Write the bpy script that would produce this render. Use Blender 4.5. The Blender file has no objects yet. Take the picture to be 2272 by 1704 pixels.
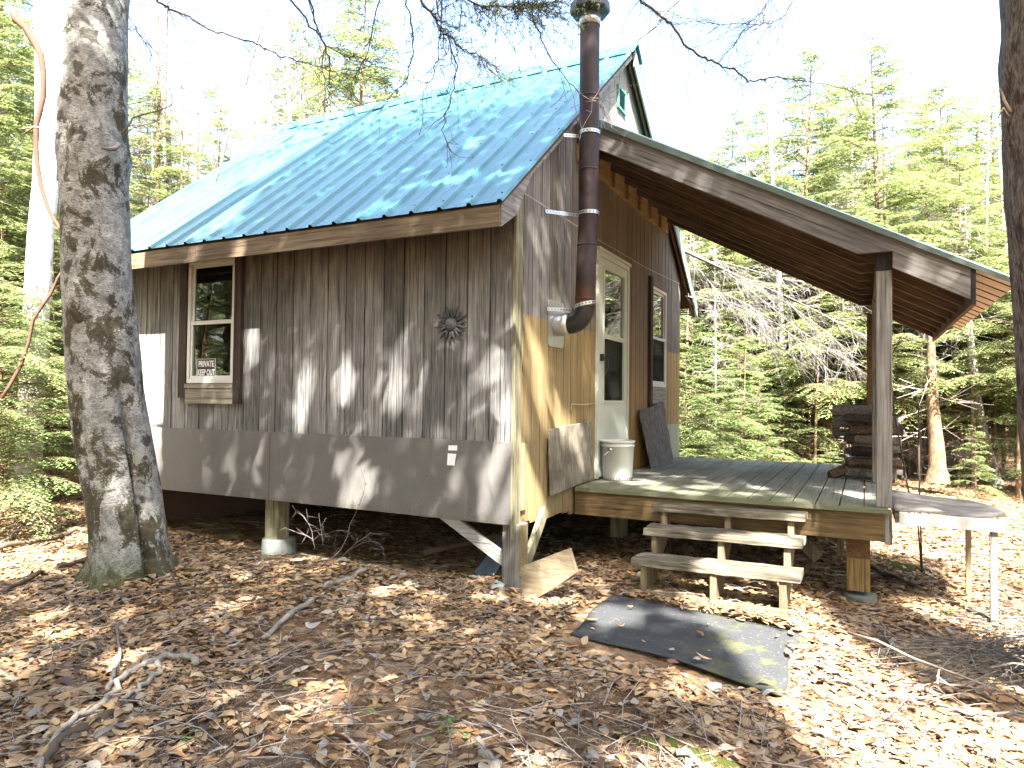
import bpy, math, random
import numpy as np
from mathutils import Vector, Matrix
rad = math.radians
random.seed(7)
RG = np.random.default_rng(11)
SC = bpy.context.scene
COL = SC.collection

# ------------------------------------------------------------------ camera
CP = np.array([2.1879, -4.3149, 0.8738]); YAW, PIT, ROLL, FPX = 0.4703, 0.022, 0.011, 1539.98
_F = np.array([-math.sin(YAW)*math.cos(PIT), math.cos(YAW)*math.cos(PIT), math.sin(PIT)])
_R = np.array([math.cos(YAW), math.sin(YAW), 0.0]); _U = np.cross(_R, _F)
_r = _R*math.cos(ROLL) + _U*math.sin(ROLL); _u = -_R*math.sin(ROLL) + _U*math.cos(ROLL)
cam = bpy.data.cameras.new('camera'); co = bpy.data.objects.new('camera', cam); COL.objects.link(co)
cam.sensor_width = 36; cam.lens = 36*FPX/2272; cam.clip_end = 500; cam.clip_start = 0.05
co.matrix_world = Matrix(((_r[0], _u[0], -_F[0], CP[0]), (_r[1], _u[1], -_F[1], CP[1]), (_r[2], _u[2], -_F[2], CP[2]), (0, 0, 0, 1)))
SC.camera = co

# ------------------------------------------------------------------ world, sun, exposure
SUN = np.array([0.42, -0.72, 1.0])                    # direction towards the sun
EL = math.atan2(SUN[2], math.hypot(SUN[0], SUN[1])); AZ = math.atan2(SUN[0], SUN[1])
w = bpy.data.worlds.new('World'); SC.world = w; w.use_nodes = True
nt = w.node_tree; bg = nt.nodes['Background']; sky = nt.nodes.new('ShaderNodeTexSky')
sky.sky_type = 'NISHITA'; sky.sun_disc = False; sky.sun_elevation = EL; sky.sun_rotation = AZ
sky.air_density = 1.0; sky.dust_density = 4.0; sky.ozone_density = 1.0
nt.links.new(sky.outputs[0], bg.inputs[0]); bg.inputs[1].default_value = 0.10
sl = bpy.data.lights.new('sun', 'SUN'); sl.energy = 5.0; sl.angle = rad(0.53); sl.color = (1.0, 0.95, 0.87)
so = bpy.data.objects.new('sun', sl); COL.objects.link(so)
so.rotation_euler = Vector(SUN).to_track_quat('Z', 'Y').to_euler(); so.location = (6, -9, 14)
vs = SC.view_settings; vs.view_transform = 'Standard'; vs.look = 'None'; vs.gamma = 1; vs.exposure = 3.4
SC.cycles.max_bounces = 6; SC.cycles.diffuse_bounces = 3; SC.cycles.glossy_bounces = 3
SC.cycles.transparent_max_bounces = 8; SC.cycles.transmission_bounces = 4; SC.cycles.caustics_reflective = False
SC.cycles.caustics_refractive = False; SC.cycles.sample_clamp_indirect = 6; SC.cycles.use_denoising = True

# ------------------------------------------------------------------ helpers: rays, objects, tags
def ray(u, v):
    a = (u-1136)/FPX; b = -(v-852)/FPX
    return _F + a*_r + b*_u
def at(u, v, depth): return CP + depth*ray(u, v)
def D(u, v): return u*1.027125, v*1.027125
def tag(o, label=None, cat=None, group=None, kind=None):
    if label: o['label'] = label
    if cat: o['category'] = cat
    if group: o['group'] = group
    if kind: o['kind'] = kind
    return o
def empty(name, loc, label, cat, group=None):
    o = bpy.data.objects.new(name, None); COL.objects.link(o); o.location = loc; o.empty_display_size = .1
    o.matrix_world = Matrix.Translation(Vector(loc))
    return tag(o, label, cat, group)
def link(name, me, parent=None, label=None):
    o = bpy.data.objects.new(name, me); COL.objects.link(o)
    if parent is not None:
        o.parent = parent
        o.matrix_parent_inverse = Matrix.Translation(-parent.location) if parent.type == 'EMPTY' else Matrix.Identity(4)
    if label: o['label'] = label
    return o
def bigmesh(name, V, Fq, mat, smooth=False):
    """V (n,3), Fq (m,k) array of equal-size polygons"""
    V = np.asarray(V, np.float32); Fq = np.asarray(Fq, np.int32); m, k = Fq.shape
    me = bpy.data.meshes.new(name); me.vertices.add(len(V)); me.vertices.foreach_set('co', V.ravel())
    me.loops.add(m*k); me.loops.foreach_set('vertex_index', Fq.ravel())
    me.polygons.add(m); me.polygons.foreach_set('loop_start', np.arange(0, m*k, k, dtype=np.int32))
    if smooth: me.polygons.foreach_set('use_smooth', np.ones(m, bool))
    me.update(calc_edges=True); me.materials.append(mat)
    return me

class MB:
    def __init__(s): s.v = []; s.f = []; s.sm = []
    def add(s, V, Fs, smooth=False):
        n = len(s.v); s.v += [tuple(map(float, p)) for p in V]; s.f += [tuple(i+n for i in f) for f in Fs]; s.sm += [smooth]*len(Fs)
    def box(s, a, b, M=None):
        x0, y0, z0 = a; x1, y1, z1 = b
        V = [(x0, y0, z0), (x1, y0, z0), (x1, y1, z0), (x0, y1, z0), (x0, y0, z1), (x1, y0, z1), (x1, y1, z1), (x0, y1, z1)]
        if M is not None: V = [M @ Vector(p) for p in V]
        s.add(V, [(0, 3, 2, 1), (4, 5, 6, 7), (0, 1, 5, 4), (1, 2, 6, 5), (2, 3, 7, 6), (3, 0, 4, 7)])
    def beam(s, p, q, w, h, up=(0, 0, 1), jit=0):
        p = Vector(p); q = Vector(q); d = (q-p).normalized(); r = d.cross(Vector(up)).normalized(); u = r.cross(d)
        V = []
        for c in (p, q):
            for a, b in ((-1, -1), (1, -1), (1, 1), (-1, 1)):
                V.append(c + r*a*w/2 + u*b*h/2 + Vector([random.uniform(-jit, jit) for _ in range(3)]))
        s.add(V, [(0, 3, 2, 1), (4, 5, 6, 7), (0, 1, 5, 4), (1, 2, 6, 5), (2, 3, 7, 6), (3, 0, 4, 7)])
    def prism(s, poly, axis, a0, a1):
        """poly: list of 2D pts; axis 'x': (y,z), 'y': (x,z), 'z': (x,y)"""
        def P(p, a): return (a, p[0], p[1]) if axis == 'x' else (p[0], a, p[1]) if axis == 'y' else (p[0], p[1], a)
        n = len(poly); V = [P(p, a0) for p in poly] + [P(p, a1) for p in poly]
        s.add(V, [tuple(range(n))[::-1], tuple(range(n, 2*n))] + [(i, (i+1) % n, n+(i+1) % n, n+i) for i in range(n)])
    def tube(s, pts, rr, n=6, cap=True, smooth=True):
        pts = [Vector(p) for p in pts]; N = len(pts)
        if not hasattr(rr, '__len__'): rr = [rr]*N
        V = []; pr = None
        for i, p in enumerate(pts):
            d = (pts[min(i+1, N-1)] - pts[max(i-1, 0)])
            if d.length < 1e-9: d = Vector((0, 0, 1))
            d.normalize()
            if pr is None: pr = d.orthogonal().normalized()
            else:
                pr = pr - d*pr.dot(d)
                pr = pr.normalized() if pr.length > 1e-6 else d.orthogonal().normalized()
            b = d.cross(pr)
            for k in range(n):
                t = 2*math.pi*k/n; V.append(p + (pr*math.cos(t) + b*math.sin(t))*rr[i])
        Fs = [(i*n+k, i*n+(k+1) % n, (i+1)*n+(k+1) % n, (i+1)*n+k) for i in range(N-1) for k in range(n)]
        if cap: Fs += [tuple(range(n))[::-1], tuple((N-1)*n+k for k in range(n))]
        s.add(V, Fs, smooth)
    def lathe(s, prof, c=(0, 0, 0), n=32, smooth=True, phase=0):
        V = []; N = len(prof)
        for r, z in prof:
            for k in range(n):
                t = 2*math.pi*k/n+phase; V.append((c[0]+r*math.cos(t), c[1]+r*math.sin(t), c[2]+z))
        s.add(V, [(i*n+k, i*n+(k+1) % n, (i+1)*n+(k+1) % n, (i+1)*n+k) for i in range(N-1) for k in range(n)], smooth)
    def build(s, name, mat, parent=None, label=None, bevel=0):
        me = bpy.data.meshes.new(name); me.from_pydata(s.v, [], s.f); me.materials.append(mat)
        me.polygons.foreach_set('use_smooth', s.sm); me.update()
        o = link(name, me, parent, label)
        if bevel:
            b = o.modifiers.new('b', 'BEVEL'); b.width = bevel; b.segments = 2; b.limit_method = 'ANGLE'
        return o
def box(a, b): m = MB(); m.box(a, b); return m

# ------------------------------------------------------------------ materials
class NT:
    def __init__(s, name):
        s.m = bpy.data.materials.new(name); s.m.use_nodes = True; s.t = s.m.node_tree; s.n = s.t.nodes
        s.b = s.n['Principled BSDF']; s.out = s.n['Material Output']
    def L(s, a, b): s.t.links.new(a, b)
    def N(s, kind, **kw):
        q = s.n.new('ShaderNode'+kind)
        for k, v in kw.items(): setattr(q, k, v)
        return q
    def obj(s): return s.N('TexCoord').outputs['Object']
    def map(s, vec, scale=(1, 1, 1), rot=(0, 0, 0)):
        q = s.N('Mapping'); q.inputs['Scale'].default_value = scale; q.inputs['Rotation'].default_value = rot; s.L(vec, q.inputs[0]); return q.outputs[0]
    def noise(s, vec, scale, detail=4, rough=.55, dist=0):
        q = s.N('TexNoise'); q.inputs['Scale'].default_value = scale; q.inputs['Detail'].default_value = detail
        q.inputs['Roughness'].default_value = rough; q.inputs['Distortion'].default_value = dist; s.L(vec, q.inputs['Vector']); return q.outputs['Fac']
    def ramp(s, fac, stops, interp='LINEAR'):
        q = s.N('ValToRGB'); q.color_ramp.interpolation = interp; e = q.color_ramp.elements
        while len(e) < len(stops): e.new(.5)
        for i, (p, c) in enumerate(stops):
            e[i].position = p; e[i].color = (*c, 1) if len(c) == 3 else c
        s.L(fac, q.inputs[0]); return q.outputs[0]
    def mix(s, fac, a, b, mode='MIX'):
        q = s.N('Mix', data_type='RGBA', blend_type=mode)
        for i, x in ((0, fac), (6, a), (7, b)):
            if hasattr(x, 'default_value'): s.L(x, q.inputs[i])
            else: q.inputs[i].default_value = x if i == 0 else (*x, 1)
        return q.outputs[2]
    def math(s, op, a, b=0, clamp=False):
        q = s.N('Math', operation=op); q.use_clamp = clamp
        for i, x in ((0, a), (1, b)):
            if hasattr(x, 'default_value'): s.L(x, q.inputs[i])
            else: q.inputs[i].default_value = x
        return q.outputs[0]
    def sep(s, vec): q = s.N('SeparateXYZ'); s.L(vec, q.inputs[0]); return q.outputs
    def isl(s): return s.N('NewGeometry').outputs['Random Per Island']
    def bump(s, h, strength=.4, dist=.01):
        q = s.N('Bump'); q.inputs['Strength'].default_value = strength; q.inputs['Distance'].default_value = dist
        s.L(h, q.inputs['Height']); s.L(q.outputs[0], s.b.inputs['Normal'])
    def fin(s, col, rough=.8, spec=None, metal=None):
        if hasattr(col, 'default_value'): s.L(col, s.b.inputs['Base Color'])
        else: s.b.inputs['Base Color'].default_value = (*col, 1)
        s.b.inputs['Roughness'].default_value = rough
        if spec is not None: s.b.inputs['Specular IOR Level'].default_value = spec
        if metal is not None: s.b.inputs['Metallic'].default_value = metal
        return s.m
def ss(t, x, a, b):   # smoothstep of socket x between a and b
    q = t.N('MapRange', interpolation_type='SMOOTHSTEP'); t.L(x, q.inputs[0]); q.inputs[1].default_value = a; q.inputs[2].default_value = b
    return q.outputs[0]
def grain(t, axis, rot=(0, 0, 0), fine=110, along=2.2):
    v = t.obj()
    if rot != (0, 0, 0): v = t.map(v, rot=rot)
    # shift every board so that grain does not run on from one to the next
    add = t.N('VectorMath', operation='ADD'); sc = t.N('VectorMath', operation='SCALE'); sc.inputs[0].default_value = (37.1, 19.7, 53.3)
    t.L(t.isl(), sc.inputs['Scale']); t.L(v, add.inputs[0]); t.L(sc.outputs[0], add.inputs[1]); v = add.outputs[0]
    S = {'x': (along, fine, fine), 'y': (fine, along, fine), 'z': (fine, fine, along)}[axis]
    g1 = t.noise(t.map(v, S), 1, 5, .6, .3)
    g2 = t.noise(t.map(v, tuple(k*.36 for k in S)), 1, 6, .72, 1.1)
    g1 = t.math('ADD', t.math('MULTIPLY', g1, .45), t.math('MULTIPLY', g2, .55))
    S2 = tuple(k*.12 if k == fine else k*.35 for k in S)
    big = t.noise(t.map(v, S2), 1, 3, .5, .6)
    rings = t.math('SINE', t.math('MULTIPLY', big, 60))
    rings = t.math('MULTIPLY_ADD', rings, .5); rings.node.inputs[2].default_value = .5
    return g1, rings, v
def wood(name, light, dark, axis='x', rot=(0, 0, 0), var=.25, rough=.85, fine=110, extra=None, ringk=.35):
    t = NT(name); g1, rings, v = grain(t, axis, rot, fine)
    f = t.math('ADD', t.math('MULTIPLY', ss(t, g1, .42, .58), 1-ringk), t.math('MULTIPLY', rings, ringk))
    c = t.mix(f, dark, light)
    c = t.mix(ss(t, g1, .44, .37), c, tuple(k*.3 for k in dark))
    bl = t.noise(t.obj(), 1.7, 4, .6); c = t.mix(t.math('MULTIPLY', ss(t, bl, .4, .7), .45), c, tuple(k*.6 for k in dark))
    k = t.math('MULTIPLY_ADD', t.isl(), var); k.node.inputs[2].default_value = 1-var*.5
    c = t.mix(1.0, c, t.N('CombineColor').outputs[0], 'MULTIPLY')
    cc = c.node.inputs[7].links[0].from_node
    for i in range(3): t.L(k, cc.inputs[i])
    if extra: c = extra(t, c, g1)
    t.bump(t.math('ADD', g1, t.math('MULTIPLY', rings, .25)), .55, .004)
    return t.fin(c, rough, .25)

# weathered siding of the long wall: greyer where rain reaches, brown under the eave
def ex_long(t, c, g):
    z = t.sep(t.obj())[2]; n = t.noise(t.map(t.obj(), (9, 9, 1.2)), 1, 4)
    zz = t.math('ADD', z, t.math('MULTIPLY', n, .5))
    c = t.mix(ss(t, zz, 1.85, 2.25), c, t.mix(.5, c, (.075, .052, .032)))
    s1 = t.noise(t.map(t.obj(), (5, 5, .9)), 1, 4, .6, .5)
    c = t.mix(t.math('MULTIPLY', ss(t, s1, .52, .72), .55), c, (.055, .05, .05))
    pale = t.noise(t.map(t.obj(), (3, 3, 1.1)), 1.6, 5, .65)
    return t.mix(t.math('MULTIPLY', ss(t, pale, .52, .75), .5), c, (.27, .26, .24))
M = {}
M['siding_grey'] = wood('weathered grey siding', (.26, .255, .25), (.075, .073, .072), 'z', var=.6, extra=ex_long)
def ex_gable(t, c, g):
    x, y, z = t.sep(t.obj()); n = t.noise(t.map(t.obj(), (6, 6, 1.5)), 1, 4)
    # bleached above, ochre stain below a brushed line, browner beside the door
    och = t.mix(ss(t, g, .38, .62), (.20, .145, .066), (.31, .235, .118))
    st = t.noise(t.map(t.obj(), (9, 9, .8)), 1, 4, .6)
    och = t.mix(t.math('MULTIPLY', ss(t, st, .5, .72), .6), och, (.15, .085, .028))
    edge = t.math('ADD', z, t.math('MULTIPLY', n, .03))
    dr = t.math('MULTIPLY', ss(t, y, 2.55, 2.72), ss(t, y, 3.75, 3.35))
    brown = t.mix(ss(t, t.math('ADD', z, t.math('MULTIPLY', n, 1.2)), 2.6, .7), t.mix(.5, c, (.15, .105, .06)), t.mix(ss(t, g, .4, .6), (.25, .14, .05), (.38, .235, .09)))
    brown_up = t.mix(t.math('MULTIPLY', t.math('MULTIPLY', ss(t, y, 1.2, 1.7), ss(t, y, 4.3, 3.9)), .5), c, (.20, .145, .09))
    up = t.mix(ss(t, z, 3.1, 3.35), brown_up, t.mix(.5, c, (.34, .32, .29)))
    c2 = t.mix(ss(t, edge, 1.512, 1.500), up, och)
    c2 = t.mix(t.math('MULTIPLY', dr, ss(t, z, 3.0, 2.6)), c2, brown)
    gf = t.math('MULTIPLY', ss(t, y, 4.12, 4.16), ss(t, z, .585, .575))
    c2 = t.mix(gf, c2, (.27, .29, .22))
    grime = t.math('MULTIPLY', ss(t, t.math('ADD', z, t.math('MULTIPLY', st, .5)), .55, .15), .55)
    return t.mix(grime, c2, (.13, .10, .05))
M['siding_gable'] = wood('siding of the gable', (.24, .225, .20), (.10, .09, .08), 'z', var=.4, extra=ex_gable)
M['fascia'] = wood('weathered fascia', (.20, .155, .105), (.10, .072, .048), 'x', var=.2, fine=70)
M['grey_y'] = wood('grey board y', (.30, .29, .27), (.14, .13, .12), 'y', var=.3)
M['grey_x'] = wood('grey board x', (.33, .30, .25), (.15, .13, .10), 'x', var=.3, fine=80)
M['grey_z'] = wood('grey post', (.28, .27, .25), (.13, .12, .11), 'z', var=.25, fine=90)
M['trim_dark'] = wood('dark brown trim', (.07, .05, .045), (.03, .02, .018), 'z', var=.2)
M['rim'] = wood('stained rim joist', (.175, .122, .055), (.075, .05, .025), 'x', var=.2, fine=60)
M['rim_post'] = wood('stained foundation post', (.34, .23, .09), (.14, .09, .04), 'z', var=.2, fine=60)
M['olive_z'] = wood('greenish pressure treated post', (.26, .24, .15), (.12, .11, .07), 'z', var=.3, fine=60)
M['rafter'] = wood('brown rafter', (.15, .10, .062), (.06, .04, .026), 'x', rot=(0, rad(-28.3), 0), var=.5, fine=60)
M['beam_grey'] = wood('grey edge rafter', (.20, .185, .175), (.09, .082, .077), 'x', rot=(0, rad(-28.3), 0), var=.1, fine=60)
M['header'] = wood('brown header', (.17, .10, .05), (.08, .045, .02), 'y', var=.2, fine=60)
M['header_end'] = wood('tar stained end grain', (.035, .03, .03), (.018, .015, .015), 'z', var=.1)  # near-black wood for the header and fascia ends
M['ledger'] = wood('pale ledger', (.36, .25, .12), (.2, .13, .06), 'y', var=.2)
M['step'] = wood('weathered step tread', (.20, .175, .13), (.065, .052, .036), 'x', var=.3, fine=75)
M['stringer'] = wood('stringer', (.22, .175, .11), (.10, .075, .045), 'z', var=.3, fine=70)
def ex_step(t, c, g):
    n = t.noise(t.obj(), 7, 5, .65); return t.mix(t.math('MULTIPLY', ss(t, n, .50, .66), .55), c, (.075, .07, .042))
M['step'] = wood('weathered step tread', (.23, .205, .155), (.055, .045, .032), 'x', var=.35, fine=75, extra=ex_step)
def ex_deck(t, c, g):
    x, y, z = t.sep(t.obj()); n = t.noise(t.map(t.obj(), (1.5, 1.5, 1)), 1, 4)
    f = ss(t, t.math('ADD', y, t.math('MULTIPLY', n, -1.2)), 1.6, .5)
    return t.mix(t.math('MULTIPLY', f, .8), c, (.12, .13, .07))
M['deck'] = wood('grey deck boards', (.25, .243, .205), (.13, .125, .105), 'y', var=.35, extra=ex_deck)
M['brace'] = wood('bleached brace', (.42, .42, .40), (.25, .24, .23), 'x', var=.1)
def ply(name, a, b, c3, ax='z'):
    t = NT(name); v = t.obj(); s_ = {'z': (70, 70, 8), 'x': (8, 70, 70)}[ax]
    n = t.noise(t.map(v, s_), 1, 5, .65, .4); n2 = t.noise(v, 5, 4)
    c = t.mix(ss(t, n, .35, .65), a, b); c = t.mix(t.math('MULTIPLY', ss(t, n2, .45, .65), .7), c, c3)
    t.bump(n, .6, .006); return t.fin(c, .9, .2)
M['ply'] = ply('weathered plywood', (.13, .11, .08), (.28, .25, .20), (.09, .08, .06))
M['ply_dark'] = ply('flaking dark plywood', (.05, .045, .045), (.20, .185, .18), (.09, .08, .08))
M['ply_tan'] = ply('tan scrap plywood', (.11, .085, .055), (.18, .145, .095), (.085, .065, .04), 'x')
M['tabletop'] = ply('grey tabletop', (.10, .09, .078), (.19, .175, .155), (.22, .205, .19), 'x')
def skirt():
    t = NT('grey skirting panel'); n = t.noise(t.obj(), 2.2, 5, .6); n2 = t.noise(t.obj(), 160, 2)
    c = t.mix(n, (.105, .10, .095), (.142, .136, .13)); c = t.mix(t.math('MULTIPLY', ss(t, t.noise(t.map(t.obj(), (14, 1, 1.2)), 1, 4), .55, .75), .25), c, (.10, .09, .075))
    z = t.sep(t.obj())[2]
    c = t.mix(t.math('MULTIPLY', ss(t, t.math('ADD', z, t.math('MULTIPLY', t.noise(t.obj(), 9, 4), .12)), .12, .03), .5), c, (.10, .085, .06))
    st = t.noise(t.map(t.obj(), (26, 1, 1.0)), 1, 5, .65, .3); c = t.mix(t.math('MULTIPLY', ss(t, st, .55, .72), .22), c, (.21, .20, .185))
    sp = t.noise(t.obj(), 55, 4, .75); c = t.mix(t.math('MULTIPLY', t.math('MULTIPLY', ss(t, sp, .55, .66), ss(t, z, .30, .0)), .7), c, (.065, .05, .036))
    t.bump(t.math('ADD', t.math('MULTIPLY', n2, .4), t.math('MULTIPLY', n, 3)), .35, .006); return t.fin(c, .8, .25)
M['skirt'] = skirt()
def metal_roof():
    t = NT('painted metal roof'); x, y, z = t.sep(t.obj())
    st = t.noise(t.map(t.obj(), (45, 2.5, 2.5)), 1, 4, .6); n = t.noise(t.obj(), 1.6, 5, .6)
    c = t.mix(n, (.032, .130, .155), (.052, .175, .19))
    c = t.mix(t.math('MULTIPLY', ss(t, st, .5, .75), .3), c, (.08, .19, .20))
    c = t.mix(t.math('MULTIPLY', ss(t, t.noise(t.obj(), 30, 4, .7), .62, .72), .5), c, (.08, .12, .08))
    t.L(t.math('ADD', t.math('MULTIPLY', st, .22), .26), t.b.inputs['Roughness'])
    t.L(c, t.b.inputs['Base Color']); t.b.inputs['Metallic'].default_value = .12
    t.b.inputs['Coat Weight'].default_value = .5; t.b.inputs['Coat Roughness'].default_value = .22
    t.bump(n, .12, .01); return t.m
M['roof'] = metal_roof()
def plain(name, col, rough=.6, spec=None, metal=None, nz=.2, sc=12, bump=0):
    t = NT(name); n = t.noise(t.obj(), sc, 5, .6)
    c = t.mix(n, tuple(k*(1-nz) for k in col), tuple(min(1, k*(1+nz)) for k in col))
    if bump: t.bump(n, bump, .01)
    return t.fin(c, rough, spec, metal)
M['roof_trim'] = plain('green grey rake trim', (.22, .28, .24), .45, .5)
M['roof_edge'] = plain('green drip edge', (.075, .10, .09), .4, .5)
M['roof_under'] = plain('tan underside of sheet', (.66, .56, .47), .7)
M['roof_under_back'] = plain('olive underside of sheet', (.20, .185, .14), .6)
M['sheath'] = plain('dark roof sheathing', (.10, .065, .04), .9)
M['white'] = plain('white vinyl', (.58, .59, .57), .45, .4, nz=.06)
M['door_white'] = plain('painted door', (.50, .54, .50), .4, .4, nz=.08, sc=5)
M['black'] = plain('black metal', (.012, .012, .013), .45)
M['screw'] = plain('dark screw head', (.02, .035, .04), .5)
M['galv'] = plain('galvanised steel', (.50, .52, .53), .38, metal=.85, sc=40)
M['zinc_blue'] = plain('scrap steel sheet', (.32, .42, .52), .35, metal=.7, sc=30)
M['concrete'] = plain('concrete footing', (.10, .11, .10), .9, bump=.4, sc=30)
M['stone'] = plain('pale stone', (.42, .43, .38), .9, bump=.6, sc=18)
M['bucket'] = plain('white bucket plastic', (.52, .54, .52), .45, .4, nz=.07, sc=6)
M['sticker'] = plain('white sticker', (.78, .80, .84), .5, nz=.03)
M['sign'] = plain('black sign', (.02, .02, .022), .5)
M['sign_ink'] = plain('white sign ink', (.75, .75, .75), .6, nz=.02)
M['ornament'] = plain('dark grey cast metal', (.06, .06, .07), .75, metal=.2, bump=.3, sc=50)
M['curtain'] = plain('pale curtain', (.55, .58, .58), .9)
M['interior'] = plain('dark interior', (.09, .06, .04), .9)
M['wire'] = plain('pale wire', (.42, .38, .33), .7)
M['iron'] = plain('dark iron rod', (.03, .022, .018), .7)
def pipe_mat():
    t = NT('rusty stovepipe'); n = t.noise(t.map(t.obj(), (3, 3, 1)), 3, 6, .65); z = t.sep(t.obj())[2]
    c = t.mix(ss(t, n, .35, .7), (.017, .011, .013), (.044, .024, .022))
    r = t.math('MULTIPLY', ss(t, t.math('ADD', z, t.math('MULTIPLY', n, .35)), 1.98, 1.75), .85); c = t.mix(r, c, (.11, .036, .018))
    t.bump(t.noise(t.obj(), 60, 3), .25, .003); return t.fin(c, .62, .35)
M['pipe'] = pipe_mat()
def mat_rubber():
    t = NT('black rubber mat'); n = t.noise(t.obj(), 3, 5, .65); f = t.noise(t.obj(), 60, 4)
    x, y, z = t.sep(t.obj())
    c = t.mix(n, (.024, .026, .029), (.048, .051, .055))
    moss = t.math('MULTIPLY', ss(t, t.noise(t.obj(), 4.5, 5, .7), .5, .62), ss(t, x, 1.2, 1.6))
    c = t.mix(t.math('MULTIPLY', moss, .75), c, (.075, .078, .03)); c = t.mix(t.math('MULTIPLY', ss(t, f, .60, .68), .6), c, (.16, .13, .09))
    t.bump(f, .4, .004); return t.fin(c, .8, .3)
M['rubber'] = mat_rubber()
def glass(name, tint, k):
    t = NT(name); t.n.remove(t.b); g = t.N('BsdfGlossy'); g.inputs['Roughness'].default_value = .02; g.inputs['Color'].default_value = (.95, 1, .97, 1)
    tr = t.N('BsdfTransparent'); tr.inputs['Color'].default_value = (*tint, 1)
    fr = t.N('Fresnel'); fr.inputs['IOR'].default_value = 1.5
    mx = t.N('MixShader'); t.L(t.math('ADD', t.math('MULTIPLY', fr.outputs[0], 1.6), k, True), mx.inputs[0])
    bp = t.N('Bump'); bp.inputs['Strength'].default_value = .04; bp.inputs['Distance'].default_value = .05; t.L(t.noise(t.obj(), 2.2, 2), bp.inputs['Height']); t.L(bp.outputs[0], g.inputs['Normal'])
    t.L(tr.outputs[0], mx.inputs[1]); t.L(g.outputs[0], mx.inputs[2]); t.L(mx.outputs[0], t.out.inputs[0]); return t.m
M['glass'] = glass('window glass', (.75, .8, .78), .10)
def screen():
    t = NT('insect screen'); t.n.remove(t.b); d = t.N('BsdfDiffuse'); d.inputs[0].default_value = (.035, .035, .037, 1)
    tr = t.N('BsdfTransparent'); mx = t.N('MixShader'); mx.inputs[0].default_value = .5
    t.L(tr.outputs[0], mx.inputs[1]); t.L(d.outputs[0], mx.inputs[2]); t.L(mx.outputs[0], t.out.inputs[0]); return t.m
M['screen'] = screen()

# vegetation
def leafy(name, stops, trans=.35, rough=.55):
    t = NT(name); c = t.ramp(t.isl(), stops)
    v = t.noise(t.obj(), 1.1, 2); c = t.mix(t.math('MULTIPLY', ss(t, v, .4, .65), .35), c, tuple(k*.55 for k in stops[0][1]))
    t.n.remove(t.b); d = t.N('BsdfDiffuse'); tr = t.N('BsdfTranslucent'); mx = t.N('MixShader'); mx.inputs[0].default_value = trans
    gl = t.N('BsdfGlossy'); gl.inputs['Roughness'].default_value = .45; m2 = t.N('MixShader'); m2.inputs[0].default_value = .05
    t.L(c, d.inputs[0]); t.L(c, tr.inputs[0]); t.L(d.outputs[0], mx.inputs[1]); t.L(tr.outputs[0], mx.inputs[2])
    t.L(mx.outputs[0], m2.inputs[1]); t.L(gl.outputs[0], m2.inputs[2]); t.L(m2.outputs[0], t.out.inputs[0]); return t.m
M['needles'] = leafy('hemlock needles', [(0, (.10, .15, .05)), (.35, (.19, .25, .085)), (.7, (.30, .345, .13)), (1, (.41, .43, .22))], .42)
M['fir'] = leafy('young fir needles', [(0, (.12, .19, .06)), (.5, (.21, .30, .10)), (1, (.33, .41, .18))], .42)
M['twig_pale'] = plain('bleached dead twigs', (.34, .30, .27), .9, .1, nz=.3)
M['twig_dark'] = plain('grey brown twigs', (.11, .09, .08), .9, .1, nz=.35)
M['twig_bright'] = plain('silvery dead twigs', (.26, .245, .23), .9, .1, nz=.3)
M['stick'] = plain('weathered fallen stick', (.17, .15, .13), .9, .1, nz=.4, sc=25, bump=.4)
M['birch_stick'] = plain('pale birch stick', (.24, .215, .18), .85, .1, nz=.6, sc=45, bump=.4)
M['dark_stick'] = plain('dark damp stick', (.10, .075, .055), .9, .1, nz=.4, sc=20, bump=.4)
M['moss'] = plain('moss', (.055, .062, .016), .95, .05, nz=.45, sc=30, bump=.8)
M['reddish_stem'] = plain('reddish brown stem', (.10, .052, .036), .8, .2, nz=.35, sc=12, bump=.4)
def bark(name, a, b, c3, sc=(6, 6, 3), k=.6, bumpv=.8, moss_z=None):
    t = NT(name); v = t.obj(); n = t.noise(t.map(v, sc), 1, 6, .7, .4); n2 = t.noise(t.map(v, tuple(k_*4 for k_ in sc)), 1, 5, .7)
    c = t.mix(ss(t, n2, .35, .65), a, b); c = t.mix(t.math('MULTIPLY', ss(t, n, .50, .60), k), c, c3)
    t.bump(t.math('ADD', n2, t.math('MULTIPLY', n, .5)), bumpv, .012)
    return t.fin(c, .9, .15)
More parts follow.
